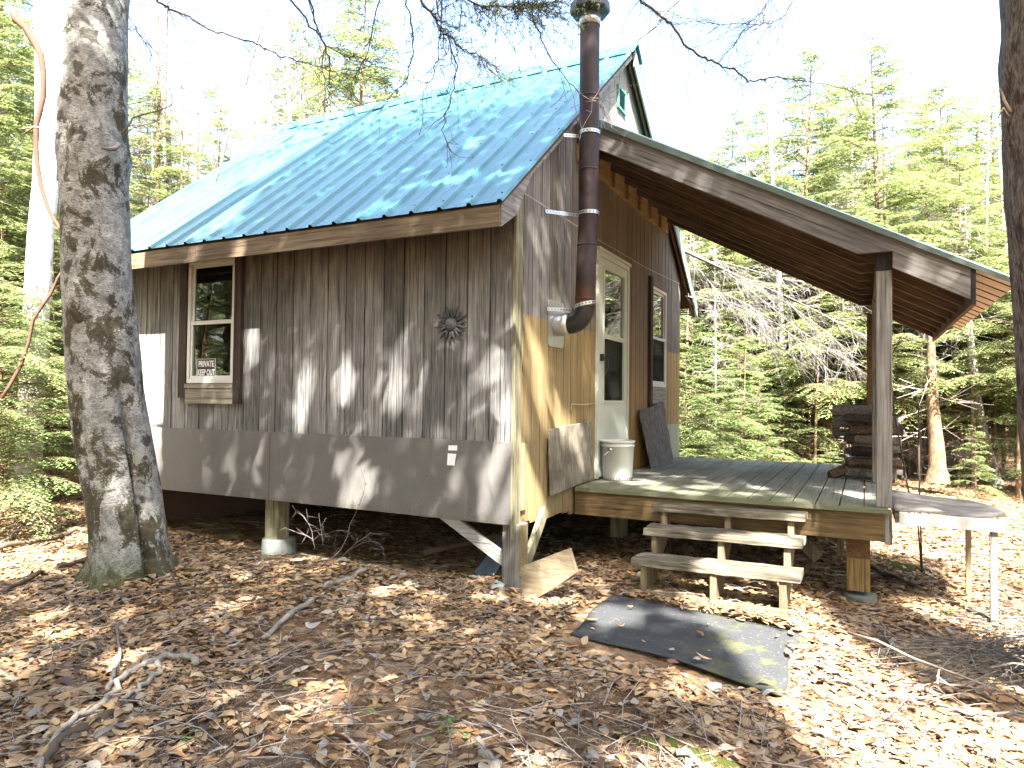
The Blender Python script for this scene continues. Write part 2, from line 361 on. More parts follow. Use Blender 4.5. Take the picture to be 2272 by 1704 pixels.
def beech():
    t = NT('mottled beech bark'); v = t.obj(); z = t.sep(v)[2]
    n1 = t.noise(t.map(v, (1, 1, .75)), 4.2, 9, .74, .5); n2 = t.noise(v, 15, 7, .75, .3); n3 = t.noise(t.map(v, (1, 1, 2.0)), 60, 5, .8); n4 = t.noise(t.map(v, (1, 1, 5)), 14, 5, .7)
    base = t.mix(ss(t, n2, .38, .62), (.24, .235, .22), (.48, .475, .455)); base = t.mix(t.math('MULTIPLY', ss(t, n3, .50, .62), .75), base, (.085, .075, .055))
    vr = t.N('TexVoronoi'); vr.inputs['Scale'].default_value = 5.2
    wv = t.N('VectorMath', operation='ADD'); t.L(v, wv.inputs[0]); nn = t.N('TexNoise'); nn.inputs['Scale'].default_value = 14; nn.inputs['Detail'].default_value = 5; t.L(v, nn.inputs[0])
    sc = t.N('VectorMath', operation='SCALE'); sc.inputs['Scale'].default_value = .16; t.L(nn.outputs['Color'], sc.inputs[0]); t.L(sc.outputs[0], wv.inputs[1]); t.L(wv.outputs[0], vr.inputs['Vector'])
    spot = t.math('ADD', vr.outputs['Distance'], t.math('ADD', t.math('MULTIPLY', n2, .35), t.math('MULTIPLY', n3, .25)))
    low = ss(t, z, 2.2, .1)
    k1 = t.math('ADD', t.math('ADD', t.math('MULTIPLY', low, .04), n1), t.math('MULTIPLY', t.math('SUBTRACT', n3, .5), .28))
    brown = t.math('MULTIPLY', ss(t, k1, .515, .565), .93)
    c = t.mix(brown, base, t.mix(ss(t, n3, .42, .62), (.035, .030, .018), (.115, .095, .05)))
    c = t.mix(t.math('MULTIPLY', ss(t, spot, .60, .50), .8), c, (.045, .040, .028))
    pal = t.noise(v, 7, 6, .7, .4); c = t.mix(t.math('MULTIPLY', ss(t, pal, .60, .64), .8), c, (.40, .43, .36))
    gr = t.noise(v, 3, 4, .6); c = t.mix(t.math('MULTIPLY', ss(t, gr, .55, .7), .25), c, (.16, .16, .10))
    mo = t.math('MULTIPLY', t.math('MULTIPLY', ss(t, t.math('ADD', z, t.math('MULTIPLY', n1, .8)), .26, -.02), ss(t, n2, .36, .50)), .9); c = t.mix(mo, c, (.06, .065, .012))
    t.bump(t.math('ADD', t.math('ADD', n2, t.math('MULTIPLY', n3, .8)), n4), .9, .016); return t.fin(c, .9, .15)
M['beech'] = beech()
M['bark_dark'] = bark('rough dark bark', (.07, .055, .045), (.23, .19, .16), (.03, .022, .02), (22, 22, 5), .8, 1.0)
M['bark_brown'] = bark('brown conifer bark', (.10, .065, .04), (.22, .155, .10), (.07, .05, .035), (8, 8, 3), .6)
M['bark_grey'] = bark('grey bark', (.20, .18, .16), (.38, .35, .32), (.12, .10, .085), (7, 7, 3), .6)
M['birch'] = bark('white birch bark', (.62, .60, .57), (.80, .79, .76), (.10, .085, .07), (2.0, 2.0, 9), .45, .4)
M['litter'] = leafy('dry fallen leaves', [(0, (.08, .048, .032)), (.12, (.175, .100, .054)), (.3, (.30, .165, .070)), (.42, (.33, .225, .135)), (.6, (.42, .25, .11)), (.75, (.36, .27, .17)), (.88, (.46, .31, .15)), (1, (.42, .36, .28))], .12)
M['litter_pale'] = leafy('bleached fallen leaves', [(0, (.15, .12, .10)), (.5, (.23, .20, .17)), (1, (.34, .31, .28))], .1)
def ground_mat():
    t = NT('forest floor'); v = t.obj(); n = t.noise(v, 1.3, 6, .6); f = t.noise(v, 38, 6, .75); f2 = t.noise(t.map(v, (1, 2.2, 1)), 90, 4, .7)
    c = t.mix(ss(t, f, .35, .66), (.035, .027, .023), (.145, .108, .082)); c = t.mix(t.math('MULTIPLY', ss(t, f2, .55, .7), .6), c, (.24, .185, .14))
    c = t.mix(t.math('MULTIPLY', ss(t, n, .5, .62), .35), c, (.10, .065, .05))
    m_ = t.noise(v, .8, 5, .65); c = t.mix(t.math('MULTIPLY', t.math('MULTIPLY', ss(t, m_, .60, .68), ss(t, f, .4, .55)), .5), c, (.09, .11, .025))
    vo = t.N('TexVoronoi'); vo.inputs['Scale'].default_value = 16; t.L(v, vo.inputs[0])
    lf = t.ramp(t.sep(vo.outputs['Color'])[0], [(0, (.17, .085, .04)), (.5, (.33, .19, .10)), (1, (.46, .33, .20))])
    c = t.mix(t.math('MULTIPLY', ss(t, t.noise(v, .45, 4), .36, .5), .75), c, lf)
    t.bump(t.math('ADD', f, vo.outputs['Distance']), .9, .03); return t.fin(c, .95, .1)
M['ground'] = ground_mat()

# ------------------------------------------------------------------ ground
_lat = np.random.default_rng(5).random((64, 64))
def vnoise(x, y, s):
    x = np.asarray(x)*s+1000.3; y = np.asarray(y)*s+1000.7; i = np.floor(x).astype(int); j = np.floor(y).astype(int); fx = x-i; fy = y-j
    fx = fx*fx*(3-2*fx); fy = fy*fy*(3-2*fy); g = lambda a, b: _lat[a % 64, b % 64]
    return (g(i, j)*(1-fx)+g(i+1, j)*fx)*(1-fy)+(g(i, j+1)*(1-fx)+g(i+1, j+1)*fx)*fy - .5
def gz(x, y):
    x = np.asarray(x, float); y = np.asarray(y, float)
    z = -.475 + .06*vnoise(x, y, .9) + .03*vnoise(x, y, 2.7)
    z = z + .09*np.exp(-(((x+2.0)/1.6)**2+((y+.75)/.7)**2)) + .07*np.exp(-(((x+1.2)/.6)**2+((y+.25)/.25)**2))  # low mound before the skirting
    z = z + .07*np.exp(-(((x+2.36)/.55)**2+((y+1.18)/.55)**2))                                                  # root mound of the beech
    z = z - .10*np.exp(-(((x+1.8)/2.4)**2+((y-1.8)/1.3)**2))
    z = z - .08/(1+np.exp(-(x-1.7)*3))
    r = np.hypot(x, y)
    return z + np.clip((r-9)/30, 0, 1)*(.25+1.6*vnoise(x, y, .07))
def make_ground():
    k = 150; t = np.linspace(-1, 1, 2*k+1); g = np.sinh(t*4.6)/np.sinh(4.6)*110
    X, Y = np.meshgrid(g, g-0.5, indexing='ij'); X = X.ravel(); Y = Y.ravel(); Z = gz(X, Y)
    n = 2*k+1; i = np.arange(n-1); a = (i[:, None]*n+i[None, :]).ravel()
    F_ = np.stack([a, a+n, a+n+1, a+1], 1)
    o = link('ground', bigmesh('ground', np.stack([X, Y, Z], 1), F_, M['ground'], True)); tag(o, kind='structure')
make_ground()

# ------------------------------------------------------------------ cabin
W, LEN, SP = 4.89, 4.44, .187                 # gable width, long wall length, board spacing
YE, ZE, YR, ZR, YB, ZB = -.40, 2.145, 2.46, 4.46, 5.45, 2.20
cabin = empty('cabin', (0, 0, -.45), 'small weathered grey board cabin with a green metal roof and a covered porch', 'cabin')
def slope_z(y): return ZE+(ZR-ZE)*(y-YE)/(YR-YE) if y < YR else ZR+(ZB-ZR)*(y-YR)/(YB-YR)
def boards(axis, edges, plane, zlo, zhi, holes, out=1, th=.018, gap=.011):
    """vertical boards; edges: coordinates along the wall; holes: (a0,a1,z0,z1)"""
    m = MB()
    for a0, a1 in zip(edges[:-1], edges[1:]):
        cuts = sorted({a0, a1} | {c for h in holes for c in h[:2] if a0 < c < a1})
        for c0, c1 in zip(cuts[:-1], cuts[1:]):
            g0 = gap/2 if c0 == a0 else 0; g1 = gap/2 if c1 == a1 else 0
            mid = (c0+c1)/2; iv = [(zlo(mid), None)]
            segs = []; z = zlo(mid)
            for h in sorted([h for h in holes if h[0] < mid < h[1]], key=lambda h: h[2]):
                segs.append((z, h[2])); z = h[3]
            segs.append((z, None))
            dep = random.uniform(-.0012, .0012)
            for s0, s1 in segs:
                if s1 is not None and s1-s0 < .01: continue
                t0 = s1 if s1 is not None else zhi(c0+g0); t1 = s1 if s1 is not None else zhi(c1-g1)
                poly = [(c0+g0, s0), (c1-g1, s0), (c1-g1, t1), (c0+g0, t0)]
                if s1 is None and axis == 'x' and c0 < YR < c1: poly = [(c0+g0, s0), (c1-g1, s0), (c1-g1, t1), (YR, zhi(YR)), (c0+g0, t0)]
                p0, p1 = plane-th*out, plane+dep*out
                m.prism(poly, axis, min(p0, p1), max(p0, p1))
    return m
WIN1 = (-3.33, -2.72, .99, 2.10)
ed = [-LEN] + [-k*SP for k in range(23, -1, -1)]
boards('y', ed, 0, lambda x: .55, lambda x: 2.42, [WIN1], out=-1).build('long_wall', M['siding_grey'], cabin)
DOOR = (1.66, 2.59, .16, 2.25); WIN2 = (3.47, 4.12, 1.04, 2.20); VENT = (2.22, 2.44, 3.79, 3.99)
edg = list(np.arange(0, W, .1525)) + [W]
boards('x', edg, 0, lambda y: (-.01 - .045*y if y < 1.12 else -.07) + .012*math.sin(y*9), lambda y: slope_z(y)-.03, [DOOR, WIN2, VENT]).build('gable_wall', M['siding_gable'], cabin)
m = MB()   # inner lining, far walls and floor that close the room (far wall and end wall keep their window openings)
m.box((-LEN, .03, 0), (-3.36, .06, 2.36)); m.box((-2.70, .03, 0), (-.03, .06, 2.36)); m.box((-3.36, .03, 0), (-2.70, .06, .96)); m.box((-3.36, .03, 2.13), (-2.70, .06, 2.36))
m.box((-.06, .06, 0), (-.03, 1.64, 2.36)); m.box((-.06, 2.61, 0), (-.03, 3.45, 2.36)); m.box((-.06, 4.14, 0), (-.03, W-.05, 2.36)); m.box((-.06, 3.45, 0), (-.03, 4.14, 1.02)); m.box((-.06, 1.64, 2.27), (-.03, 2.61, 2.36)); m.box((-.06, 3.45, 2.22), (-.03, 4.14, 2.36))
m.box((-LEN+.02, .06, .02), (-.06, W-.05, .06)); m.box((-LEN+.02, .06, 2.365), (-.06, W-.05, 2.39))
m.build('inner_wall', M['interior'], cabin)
EW = (.85, 1.85, 1.15, 2.15)
m = boards('x', list(np.arange(0, W, SP))+[W], -LEN, lambda y: 0, lambda y: slope_z(y)-.03, [EW], out=-1); m.build('end_wall', M['siding_grey'], cabin)
m = boards('y', ed, W, lambda x: 0, lambda x: 2.55, [], out=1); m.build('rear_wall', M['siding_grey'], cabin)
# skirting panel, stickers
sk = MB(); sk.prism([(-LEN, -.002), (-2.30, .004), (0, 0), (0, .575), (-2.28, .578), (-LEN, .572)], 'y', -.012, 0)
sk = sk.build('skirting_panel', M['skirt'], cabin)
q = MB()
for x in (-2.285, -.08, -3.55): q.box((x, -.0135, .004), (x+.0035, -.0125, .572)) if x == -2.285 else None
for k in range(15):
    for z in (.03, .30, .55): q.box((-.04-k*.31, -.0138, z), (-.034-k*.31, -.0125, z+.006))
q.build('panel_nails', M['trim_dark'], sk)
for poly in ([(-.513, .497), (-.437, .499), (-.437, .536), (-.511, .533)], [(-.517, .476), (-.444, .474), (-.459, .39), (-.521, .39)]):
    q = MB(); q.prism(poly, 'y', -.0145, -.013); q.build('sticker', M['sticker'], sk)
m = MB(); m.box((-LEN, W-.03, -.72), (-.02, W-.01, .02)); m.box((-LEN+.001, .30, -.72), (-LEN+.02, W-.03, .02)); m.build('rear_skirting', M['interior'], cabin)  # dark rear and end panels, added to keep daylight out from under the cabin
# corner boards
m = MB(); m.box((.001, -.012, -.10), (.022, .095, 2.30)); m.box((.001, .10, .085), (.018, .19, .56)); m.build('corner_board', M['olive_z'], cabin)
box((-.032, -.032, 2.0-.72), (-.005, -.0125, 2.0)).build('corner_trim', M['trim_dark'], cabin) if False else None
# left window
def window(ax, hole, front, name_parent, trims, screen_low=True):
    """ax 'y': wall facing -y, positions (x); ax 'x': wall facing +x, positions (y). front(a, d, z) -> world point"""
    a0, a1, z0, z1 = hole; zm = z0 + (z1-z0)*.49
    def bx(a, b, d0, d1, c, e, mb):
        p = front(a, d0, c); q = front(b, d1, e); mb.box(tuple(min(p[i], q[i]) for i in range(3)), tuple(max(p[i], q[i]) for i in range(3)))
    f = MB(); w_ = .035
    bx(a0, a0+w_, -.03, .018, z0, z1, f); bx(a1-w_, a1, -.03, .018, z0, z1, f); bx(a0+w_, a1-w_, -.03, .018, z1-w_, z1, f); bx(a0+w_, a1-w_, -.03, .018, z0, z0+w_, f)
    win = f.build('window', M['white'], name_parent)
    s = MB(); w2 = .03; i0, i1 = a0+w_, a1-w_
    bx(i0+.002, i0+w2, -.026, -.004, zm, z1-w_-.001, s); bx(i1-w2, i1-.002, -.026, -.004, zm, z1-w_-.001, s); bx(i0+w2, i1-w2, -.026, -.004, z1-w_-w2, z1-w_-.002, s)
    bx(i0+.002, i1-.002, -.022, .012, zm-.016, zm+.016, s)
    bx(i0+.002, i0+w2*.8, -.020, .008, z0+w_+.001, zm-.017, s); bx(i1-w2*.8, i1-.002, -.020, .008, z0+w_+.001, zm-.017, s); bx(i0+w2*.8, i1-w2*.8, -.020, .008, z0+w_+.001, z0+w_+w2, s)
    s.build('sash', M['white'], win)
    g = MB(); bx(i0+w2, i1-w2, -.016, -.012, zm+.01, z1-w_-w2, g); bx(i0+w2*.7, i1-w2*.7, -.012, -.008, z0+w_+w2*.8, zm-.012, g); g.build('pane', M['glass'], win)
    if screen_low:
        q = MB(); bx(i0+w2*.7, i1-w2*.7, .004, .006, z0+w_+w2*.8, zm-.012, q); q.build('insect_screen', M['screen'], win)
    return win
fy = lambda a, d, z: (a, -d, z)
fx = lambda a, d, z: (d, a, z)
window('y', WIN1, fy, cabin, None, False)
m = MB(); m.box((-3.43, -.03, .855), (-3.333, -.002, 2.16)); m.box((-2.717, -.034, .81), (-2.63, -.002, 2.16)); m.build('window_trim', M['trim_dark'], cabin)
m = MB(); m.box((-3.33, -.030, .805), (-2.72, -.003, .935)); m.box((-3.335, -.036, .942), (-2.719, -.003, .985)); m.build('window_apron', M['grey_x'], cabin)
m = MB(); m.box((-3.33, -.034, 2.103), (-2.72, -.002, 2.16)); m.build('window_head', M['fascia'], cabin)
m = MB()
for k in (0, 1, 2, 7.5, 8.5): m.tube([(-3.29+.055*k, .13+.02*(k % 2), 2.05), (-3.29+.055*k, .15, 1.6), (-3.30+.053*k, .14+.02*(k % 2), 1.0)], .026, 8)
m.build('curtain', M['curtain'], cabin)
window('x', WIN2, fx, cabin, None, True)
m = MB(); m.box((.002, 3.375, .80), (.034, 3.467, 2.29)); m.build('window_trim', M['trim_dark'], cabin)
m = MB(); m.box((.002, 3.47, 2.203), (.028, 4.13, 2.27)); m.build('window_head', M['siding_gable'], cabin)
m = MB(); m.box((.002, 3.47, .84), (.03, 4.11, 1.035)); m.build('window_apron', M['grey_y'], cabin)
# storm door with frame, glass above and screen below
d0, d1, dz0, dz1 = DOOR
fr = MB(); fr.box((-.05, d0, dz0), (.026, d0+.045, dz1)); fr.box((-.05, d1-.045, dz0), (.026, d1, dz1)); fr.box((-.05, d0+.045, dz1-.045), (.026, d1-.045, dz1)); fr.box((.0, d0-.01, dz1+.002), (.04, d1+.02, dz1+.03))
door = fr.build('door_frame', M['door_white'], cabin)
s = MB(); q0, q1 = d0+.048, d1-.048; y0_, y1_ = 1.835, 2.43; X0, X1 = -.012, .016
s.box((X0, q0, dz0+.01), (X1, y0_, dz1-.048)); s.box((X0, y1_, dz0+.01), (X1, q1, dz1-.048)); s.box((X0, y0_, dz0+.01), (X1, y1_, .872)); s.box((X0, y0_, 2.11), (X1, y1_, dz1-.048)); s.box((X0, y0_, 1.455), (X1+.004, y1_, 1.495))
for (za, zb) in ((.872, 1.455), (1.495, 2.11)):
    s.box((X1+.0005, y0_-.022, za-.022), (X1+.010, y0_, zb+.022)); s.box((X1+.0005, y1_, za-.022), (X1+.010, y1_+.022, zb+.022))
    s.box((X1+.0005, y0_, za-.022), (X1+.009, y1_, za)); s.box((X1+.0005, y0_, zb), (X1+.009, y1_, zb+.022)) if zb > 2 else None
slab = s.build('door', M['door_white'], cabin)
box((.002, y0_, 1.495), (.005, y1_, 2.11)).build('pane', M['glass'], slab)
box((-.005, y0_, .872), (-.003, y1_, 1.455)).build('pane', M['glass'], slab); box((.006, y0_, .872), (.007, y1_, 1.455)).build('insect_screen', M['screen'], slab)
h = MB(); h.box((X1+.001, 1.735, 1.235), (X1+.035, 1.79, 1.30)); h.tube([(X1+.03, 1.765, 1.27), (X1+.06, 1.775, 1.25), (X1+.055, 1.80, 1.19), (X1+.045, 1.80, 1.14), (X1+.03, 1.79, 1.115)], [.009, .01, .008, .007, .006], 8); h.build('handle', M['black'], slab)
box((-.06, d0+.05, .17), (-.045, d1-.05, 2.2)).build('inner_door', M['interior'], cabin)
# gable vent
v = MB(); v.box((.001, 2.205, 3.775), (.022, 2.235, 4.005)); v.box((.001, 2.425, 3.775), (.022, 2.455, 4.005)); v.box((.001, 2.235, 3.98), (.022, 2.425, 4.005)); v.box((.001, 2.235, 3.775), (.022, 2.425, 3.80))
v = v.build('gable_vent', plain('green vent frame', (.08, .22, .17), .5), cabin)
lv = MB()
for k in range(8):
    z = 3.805+k*.022; lv.add([(-.01, 2.236, z+.018), (-.01, 2.424, z+.018), (.017, 2.424, z), (.017, 2.236, z), (-.01, 2.236, z+.021), (-.01, 2.424, z+.021), (.017, 2.424, z+.003), (.017, 2.236, z+.003)], [(0, 1, 2, 3), (7, 6, 5, 4), (3, 2, 6, 7)])
lv.build('louvre', plain('dark green louvre', (.03, .10, .08), .5), v); box((-.03, 2.22, 3.79), (-.02, 2.44, 3.99)).build('vent_backing', M['black'], v)
# ---- roof
ROOF_X = (-4.64, .115)
def ribbed(x0, x1, p0, p1, mb, rib=.229, h=.019, th=.002):
    """corrugated sheet from eave point p0=(y,z) to ridge point p1, ribs running up the slope"""
    dy, dz = p1[0]-p0[0], p1[1]-p0[1]; L = math.hypot(dy, dz); ny, nz = -dz/L, dy/L
    if nz < 0: ny, nz = -ny, -nz
    prof = []; x = x1; k = 0
    while x > x0+.001:
        for dx, hh in ((0, 0), (.012, h), (.030, h), (.044, 0), (.118, 0), (.126, .0018), (.140, .0018), (.148, 0)):
            if x-dx >= x0: prof.append((x-dx, hh))
        x -= rib
    prof.append((x0, 0)); n = len(prof); V = []; N_ = 7
    for j in range(N_):
        t = j/(N_-1)
        for a, hh in prof: V.append((a, p0[0]+dy*t+ny*hh, p0[1]+dz*t+nz*hh))
    mb.add(V, [(j*n+i, j*n+i+1, (j+1)*n+i+1, (j+1)*n+i) for j in range(N_-1) for i in range(n-1)])
    return ny, nz
rf = MB(); ny, nz = ribbed(*ROOF_X, (YE, ZE), (YR, ZR), rf); roof = rf.build('roof', M['roof'], cabin)
rb = MB(); ribbed(*ROOF_X, (YB, ZB), (YR, ZR), rb); rb.build('rear_roof_sheet', M['roof'], cabin)
rc = MB(); rc.add([(ROOF_X[0]-.02, YR-.17, ZR-.112), (.14, YR-.17, ZR-.112), (.14, YR, ZR+.048), (ROOF_X[0]-.02, YR, ZR+.048), (ROOF_X[0]-.02, YR+.17, ZR-.102), (.14, YR+.17, ZR-.102),
    (ROOF_X[0]-.02, YR-.17, ZR-.122), (.14, YR-.17, ZR-.122), (.14, YR, ZR+.034), (.14, YR+.17, ZR-.114)], [(0, 1, 2, 3), (3, 2, 5, 4), (0, 6, 7, 1), (1, 7, 8, 2), (2, 8, 9, 5)])
rc.build('ridge_cap', M['roof'], roof)
sc_ = MB(); ux, uz = (YR-YE), (ZR-ZE); Lr = math.hypot(ux, uz)
for t in (.035, .19, .36, .53, .70, .87):
    x = ROOF_X[1]-.058; k = 0
    while x > ROOF_X[0]:
        tt = t+random.uniform(-.004, .004); c = Vector((x, YE+ux*tt+ny*.004, ZE+uz*tt+nz*.004)); nrm = Vector((0, ny, nz)); e1 = Vector((1, 0, 0)); e2 = nrm.cross(e1)
        V = []
        for hh, r in ((0, .0085), (.006, .006)):
            for q in range(6): a = q*math.pi/3; V.append(c+nrm*hh+e1*r*math.cos(a)+e2*r*math.sin(a))
        sc_.add(V, [(i, (i+1) % 6, 6+(i+1) % 6, 6+i) for i in range(6)]+[(6, 7, 8, 9, 10, 11)]); x -= .229
sc_.build('screw_heads', M['screw'], roof)
m = MB()   # sheathing below both slopes
for (ya, za, yb, zb) in ((YE+.03, ZE, YR, ZR), (YB-.04, ZB, YR, ZR)):
    m.prism([(ya, za-.008), (yb, zb-.012), (yb, zb-.045), (ya, za-.038)], 'x', ROOF_X[0]+.02, ROOF_X[1]-.03)
m.build('roof_sheathing', M['sheath'], cabin)
f = MB(); f.prism([(-.02, 0), (-.02, .135), (0, .135), (0, 0)], 'x', 0, 1); f = MB()
f.box((-2.78, -.385, 1.992), (.085, -.362, 2.128)); f.box((ROOF_X[0]+.01, -.385, 1.990), (-2.785, -.362, 2.128)); f.build('eave_fascia', M['fascia'], cabin)
f = MB(); f.prism([(-.36, 1.992), (-.36, 2.135), (-.02, 2.40), (YR, ZR-.055), (YR, ZR-.10), (.10, 2.47), (-.02, 2.30), (-.13, 2.13)], 'x', .066, .086); f.build('rake_board', M['grey_y'], cabin)
f = MB(); f.box((-4.55, -.355, 2.06), (.06, -.30, 2.10)); f.build('eave_strip', M['fascia'], cabin)
# rear slope seen from below at the gable: rake board, folded metal trim
f = MB(); f.prism([(YR, ZR-.05), (YB-.05, ZB-.02), (YB-.05, ZB-.17), (YR, ZR-.20)], 'x', .045, .066); f.build('rear_rake_board', M['header'], cabin)
f = MB(); f.prism([(YR-.02, ZR+.0), (YB, ZB+.0), (YB, ZB-.17), (YR-.02, ZR-.20)], 'x', .095, .112); f.prism([(YR-.0, ZR-.045), (YB-.02, ZB-.045), (YB-.02, ZB-.055), (YR, ZR-.055)], 'x', .067, .0945); f.build('rake_trim', M['roof_trim'], cabin)
f = MB()
for k in range(3): f.box((-4.55, YB-.02-.0, ZB-.06-.03*k), (.09, YB-.015, ZB-.04-.03*k))
f.build('rear_eave_trim', M['roof_under_back'], cabin)
# stovepipe
C0 = (.25, .74)
sp = MB(); pts = [(.268, .74, 3.84), (.269, .74, 3.4), (.271, .74, 2.9), (.272, .74, 2.31), (.262, .74, 2.10), (.249, .74, 1.70), (.247, .74, 1.60)]
sp.tube(pts, .077, 28, False); pipe = sp.build('stovepipe', M['pipe'], cabin)
for z, x in ((2.08, .261), (2.665, .2715), (3.24, .27), (1.66, .248)): r_ = MB(); r_.tube([(x, .74, z-.007), (x, .74, z+.007)], .0795, 28, True); r_.build('pipe_joint', M['pipe'], pipe)
el = MB(); ce = (.115, 1.60); pp = []
for k in range(7):
    a = math.radians(-90+k*15); pp.append((.115+.132*math.cos(a), .74, 1.60+.132*math.sin(a)))
el.tube(pp, .079, 24, True, False); el.build('pipe_elbow', M['black'], pipe)
g = MB(); g.tube([(-.03, .74, 1.468), (.075, .74, 1.468), (.12, .74, 1.468)], .088, 28, True); g.build('pipe_sleeve', M['galv'], pipe)
g = MB(); pl = []; 
for cx_, cz_, a0 in ((.86, 1.62, 0), (.62, 1.62, 90), (.62, 1.325, 180), (.86, 1.325, 270)):
    for k in range(4): a = math.radians(a0+k*30); pl.append((cx_+.035*math.cos(a), cz_+.035*math.sin(a)))
g.prism(pl, 'x', .002, .008); g.build('wall_thimble', M['galv'], cabin)
g = MB(); g.lathe([(.080, 3.80), (.083, 3.80), (.083, 3.885), (.080, 3.885)], (.268, .74, 0), 24); g.build('cap_collar', M['galv'], pipe)
g = MB(); g.lathe([(.0, 3.885), (.085, 3.885), (.150, 3.90), (.158, 3.915), (.152, 3.985), (.105, 4.035), (.0, 4.035)], (.268, .74, 0), 8, False, .39); g.build('chimney_cap', M['black'], pipe)
def strap(z, x, wally, tilt=0):
    b = MB(); n = 40; r0, r1 = .0805, .083
    V = []
    for k in range(n+1):
        a = math.radians(-200+k*250/n)
        for (r, dz) in ((r0, -.014), (r1, -.014), (r1, .014), (r0, .014)): V.append((x+r*math.cos(a), .74+r*math.sin(a), z+dz+tilt*(k/n-.5)))
    b.add(V, [(k*4+q, k*4+(q+1) % 4, k*4+4+(q+1) % 4, k*4+4+q) for k in range(n) for q in range(4)])
    a = math.radians(-200); p = Vector((x+r1*math.cos(a), .74+r1*math.sin(a), z-tilt*.5)); 
    b.beam(p, (.012, wally, z-.012-tilt*.4), .028, .003, up=(0, 1, 0)) if False else b.beam(p, (.012, wally, z-.01-tilt*.5), .003, .028)
    s_ = b.build('pipe_strap', M['galv'], pipe)
    hl = MB()
    for k in range(1, n, 3):
        a = math.radians(-200+k*250/n); c = Vector((x+(r1+.0008)*math.cos(a), .74+(r1+.0008)*math.sin(a), z+tilt*(k/n-.5))); t1 = Vector((-math.sin(a), math.cos(a), 0))
        hl.add([c+t1*.0055*math.cos(q*math.pi/3)+Vector((0, 0, .0055*math.sin(q*math.pi/3))) for q in range(6)], [tuple(range(6))])
    q0 = Vector((.012, wally, z-.01-tilt*.5)); nh = max(2, int((p-q0).length/.026)); d_ = (p-q0).normalized(); nn_ = d_.cross(Vector((0, 0, 1))).normalized()
    if nn_.y > 0: nn_ = -nn_
    for k in range(nh):
        c = q0+(p-q0)*((k+.5)/nh)+nn_*.0025
        hl.add([c+d_*.0055*math.cos(q*math.pi/3)+Vector((0, 0, .0055*math.sin(q*math.pi/3))) for q in range(6)], [tuple(range(6))])
    hl.build('strap_holes', M['black'], s_)
strap(2.955, .2715, .60); strap(2.325, .272, .50); strap(1.615, .247, .55, .07)
# foundation posts and braces of the cabin
def post(a, b, mat, foot=None):
    p = box(a, b).build('foundation_post', mat, cabin, bevel=.006)
    if foot:
        f_ = MB(); fr_ = (foot[2]-foot[0])/2; f_.lathe([(fr_*1.06, foot[4]-foot[5]), (fr_*1.02, -.015), (fr_*.97, 0), (0, .002)], ((foot[0]+foot[2])/2, (foot[1]+foot[3])/2, foot[5]), 20, True); f_.build('footing', M['concrete'], p)
    return p
post((-.085, .03, -.47), (.052, .165, 0), M['grey_z'])
post((-2.40, .06, -.35), (-2.255, .20, 0), M['olive_z'], (-2.45, .03, -2.17, .25, -.50, -.34))
post((-2.40, 2.4, -.5), (-2.26, 2.54, 0), M['olive_z']); post((-.1, 2.4, -.5), (.04, 2.54, 0), M['olive_z']); post((-4.4, .06, -.5), (-4.26, .2, 0), M['olive_z'])
m = MB(); m.box((.053, .025, -.35), (.075, .10, .0)); m.build('post_batten', M['siding_gable'], cabin)
m = MB(); m.beam((-.60, .075, .02), (-.075, .075, -.27), .035, .085); m.build('corner_brace', M['brace'], cabin)
m = MB(); m.beam((.03, .155, -.33), (.03, .50, .04), .035, .085); m.build('corner_brace', M['olive_z'], cabin)
m = MB(); m.box((-LEN, .01, -.0), (-.02, .05, .18)); m.box((-LEN, 2.4, -.05), (-.05, 2.45, .0)); 
for k in range(9): m.box((-4.38+k*.52, .05, .0), (-4.36+k*.52, W-.05, .018))
m.build('floor_frame', M['interior'], cabin)
# ---- porch: deck, rim, posts, roof
Y0, PX, ZD = 1.125, 2.34, .151
nb = 15; bw = PX/nb
dk = MB()
for k in range(nb):
    j = random.uniform(-.001, .001); g_ = .0055 if k > 7 else .0035
    dk.box((max(.024, k*bw+g_), Y0+.006, ZD-.032+j), ((k+1)*bw-g_, 4.73, ZD+j))
deck = dk.build('deck', M['deck'], cabin)
box((.03, Y0-.018, ZD-.036), (PX+.012, Y0+.004, ZD-.004)).build('deck_nosing', M['deck'], cabin)
m = MB(); m.box((.02, Y0+.012, -.082), (2.312, Y0+.05, ZD-.036)); m.build('rim_joist', M['rim'], cabin)
m = MB(); m.box((2.27, Y0+.05, -.08), (2.308, 4.7, ZD-.036)); m.box((.02, 4.66, -.08), (2.3, 4.7, ZD-.036))
for k in range(1, 6): m.box((k*.4, Y0+.05, -.08), (k*.4+.04, 4.66, ZD-.036))
m.build('deck_joist', M['header'], cabin)
def porch_post(x0, y0, x1, y1, z0, z1, mat): return box((x0, y0, z0), (x1, y1, z1)).build('porch_post', mat, cabin, bevel=.006)
def pb(x): return 3.076-.5373*x       # underside line of the porch rafters
porch_post(2.258, Y0+.006+.02-.0, 2.358, Y0+.12, ZD+.0005, 1.80, M['grey_z'])
box((2.3135, Y0+.018, -.10), (2.358, Y0+.115, ZD-.037)).build('post_foot', M['grey_z'], cabin)
porch_post(2.248, 2.83, 2.34, 2.92, ZD+.0005, 1.82, M['grey_z']); porch_post(2.208, 3.93, 2.305, 4.03, ZD+.0005, 1.82, M['header'])
m = MB(); m.box((2.258, Y0+.03, 1.802), (2.356, 4.04, 1.922)); m.build('porch_header', M['header'], cabin)
box((2.256, Y0+.024, 1.801), (2.3585, Y0+.0295, 1.923)).build('header_end_plate', M['header_end'], cabin)
fp = post((2.07, 1.245, -.47), (2.222, 1.40, -.083), M['rim_post'], (2.05, 1.225, 2.265, 1.43, -.66, -.50))
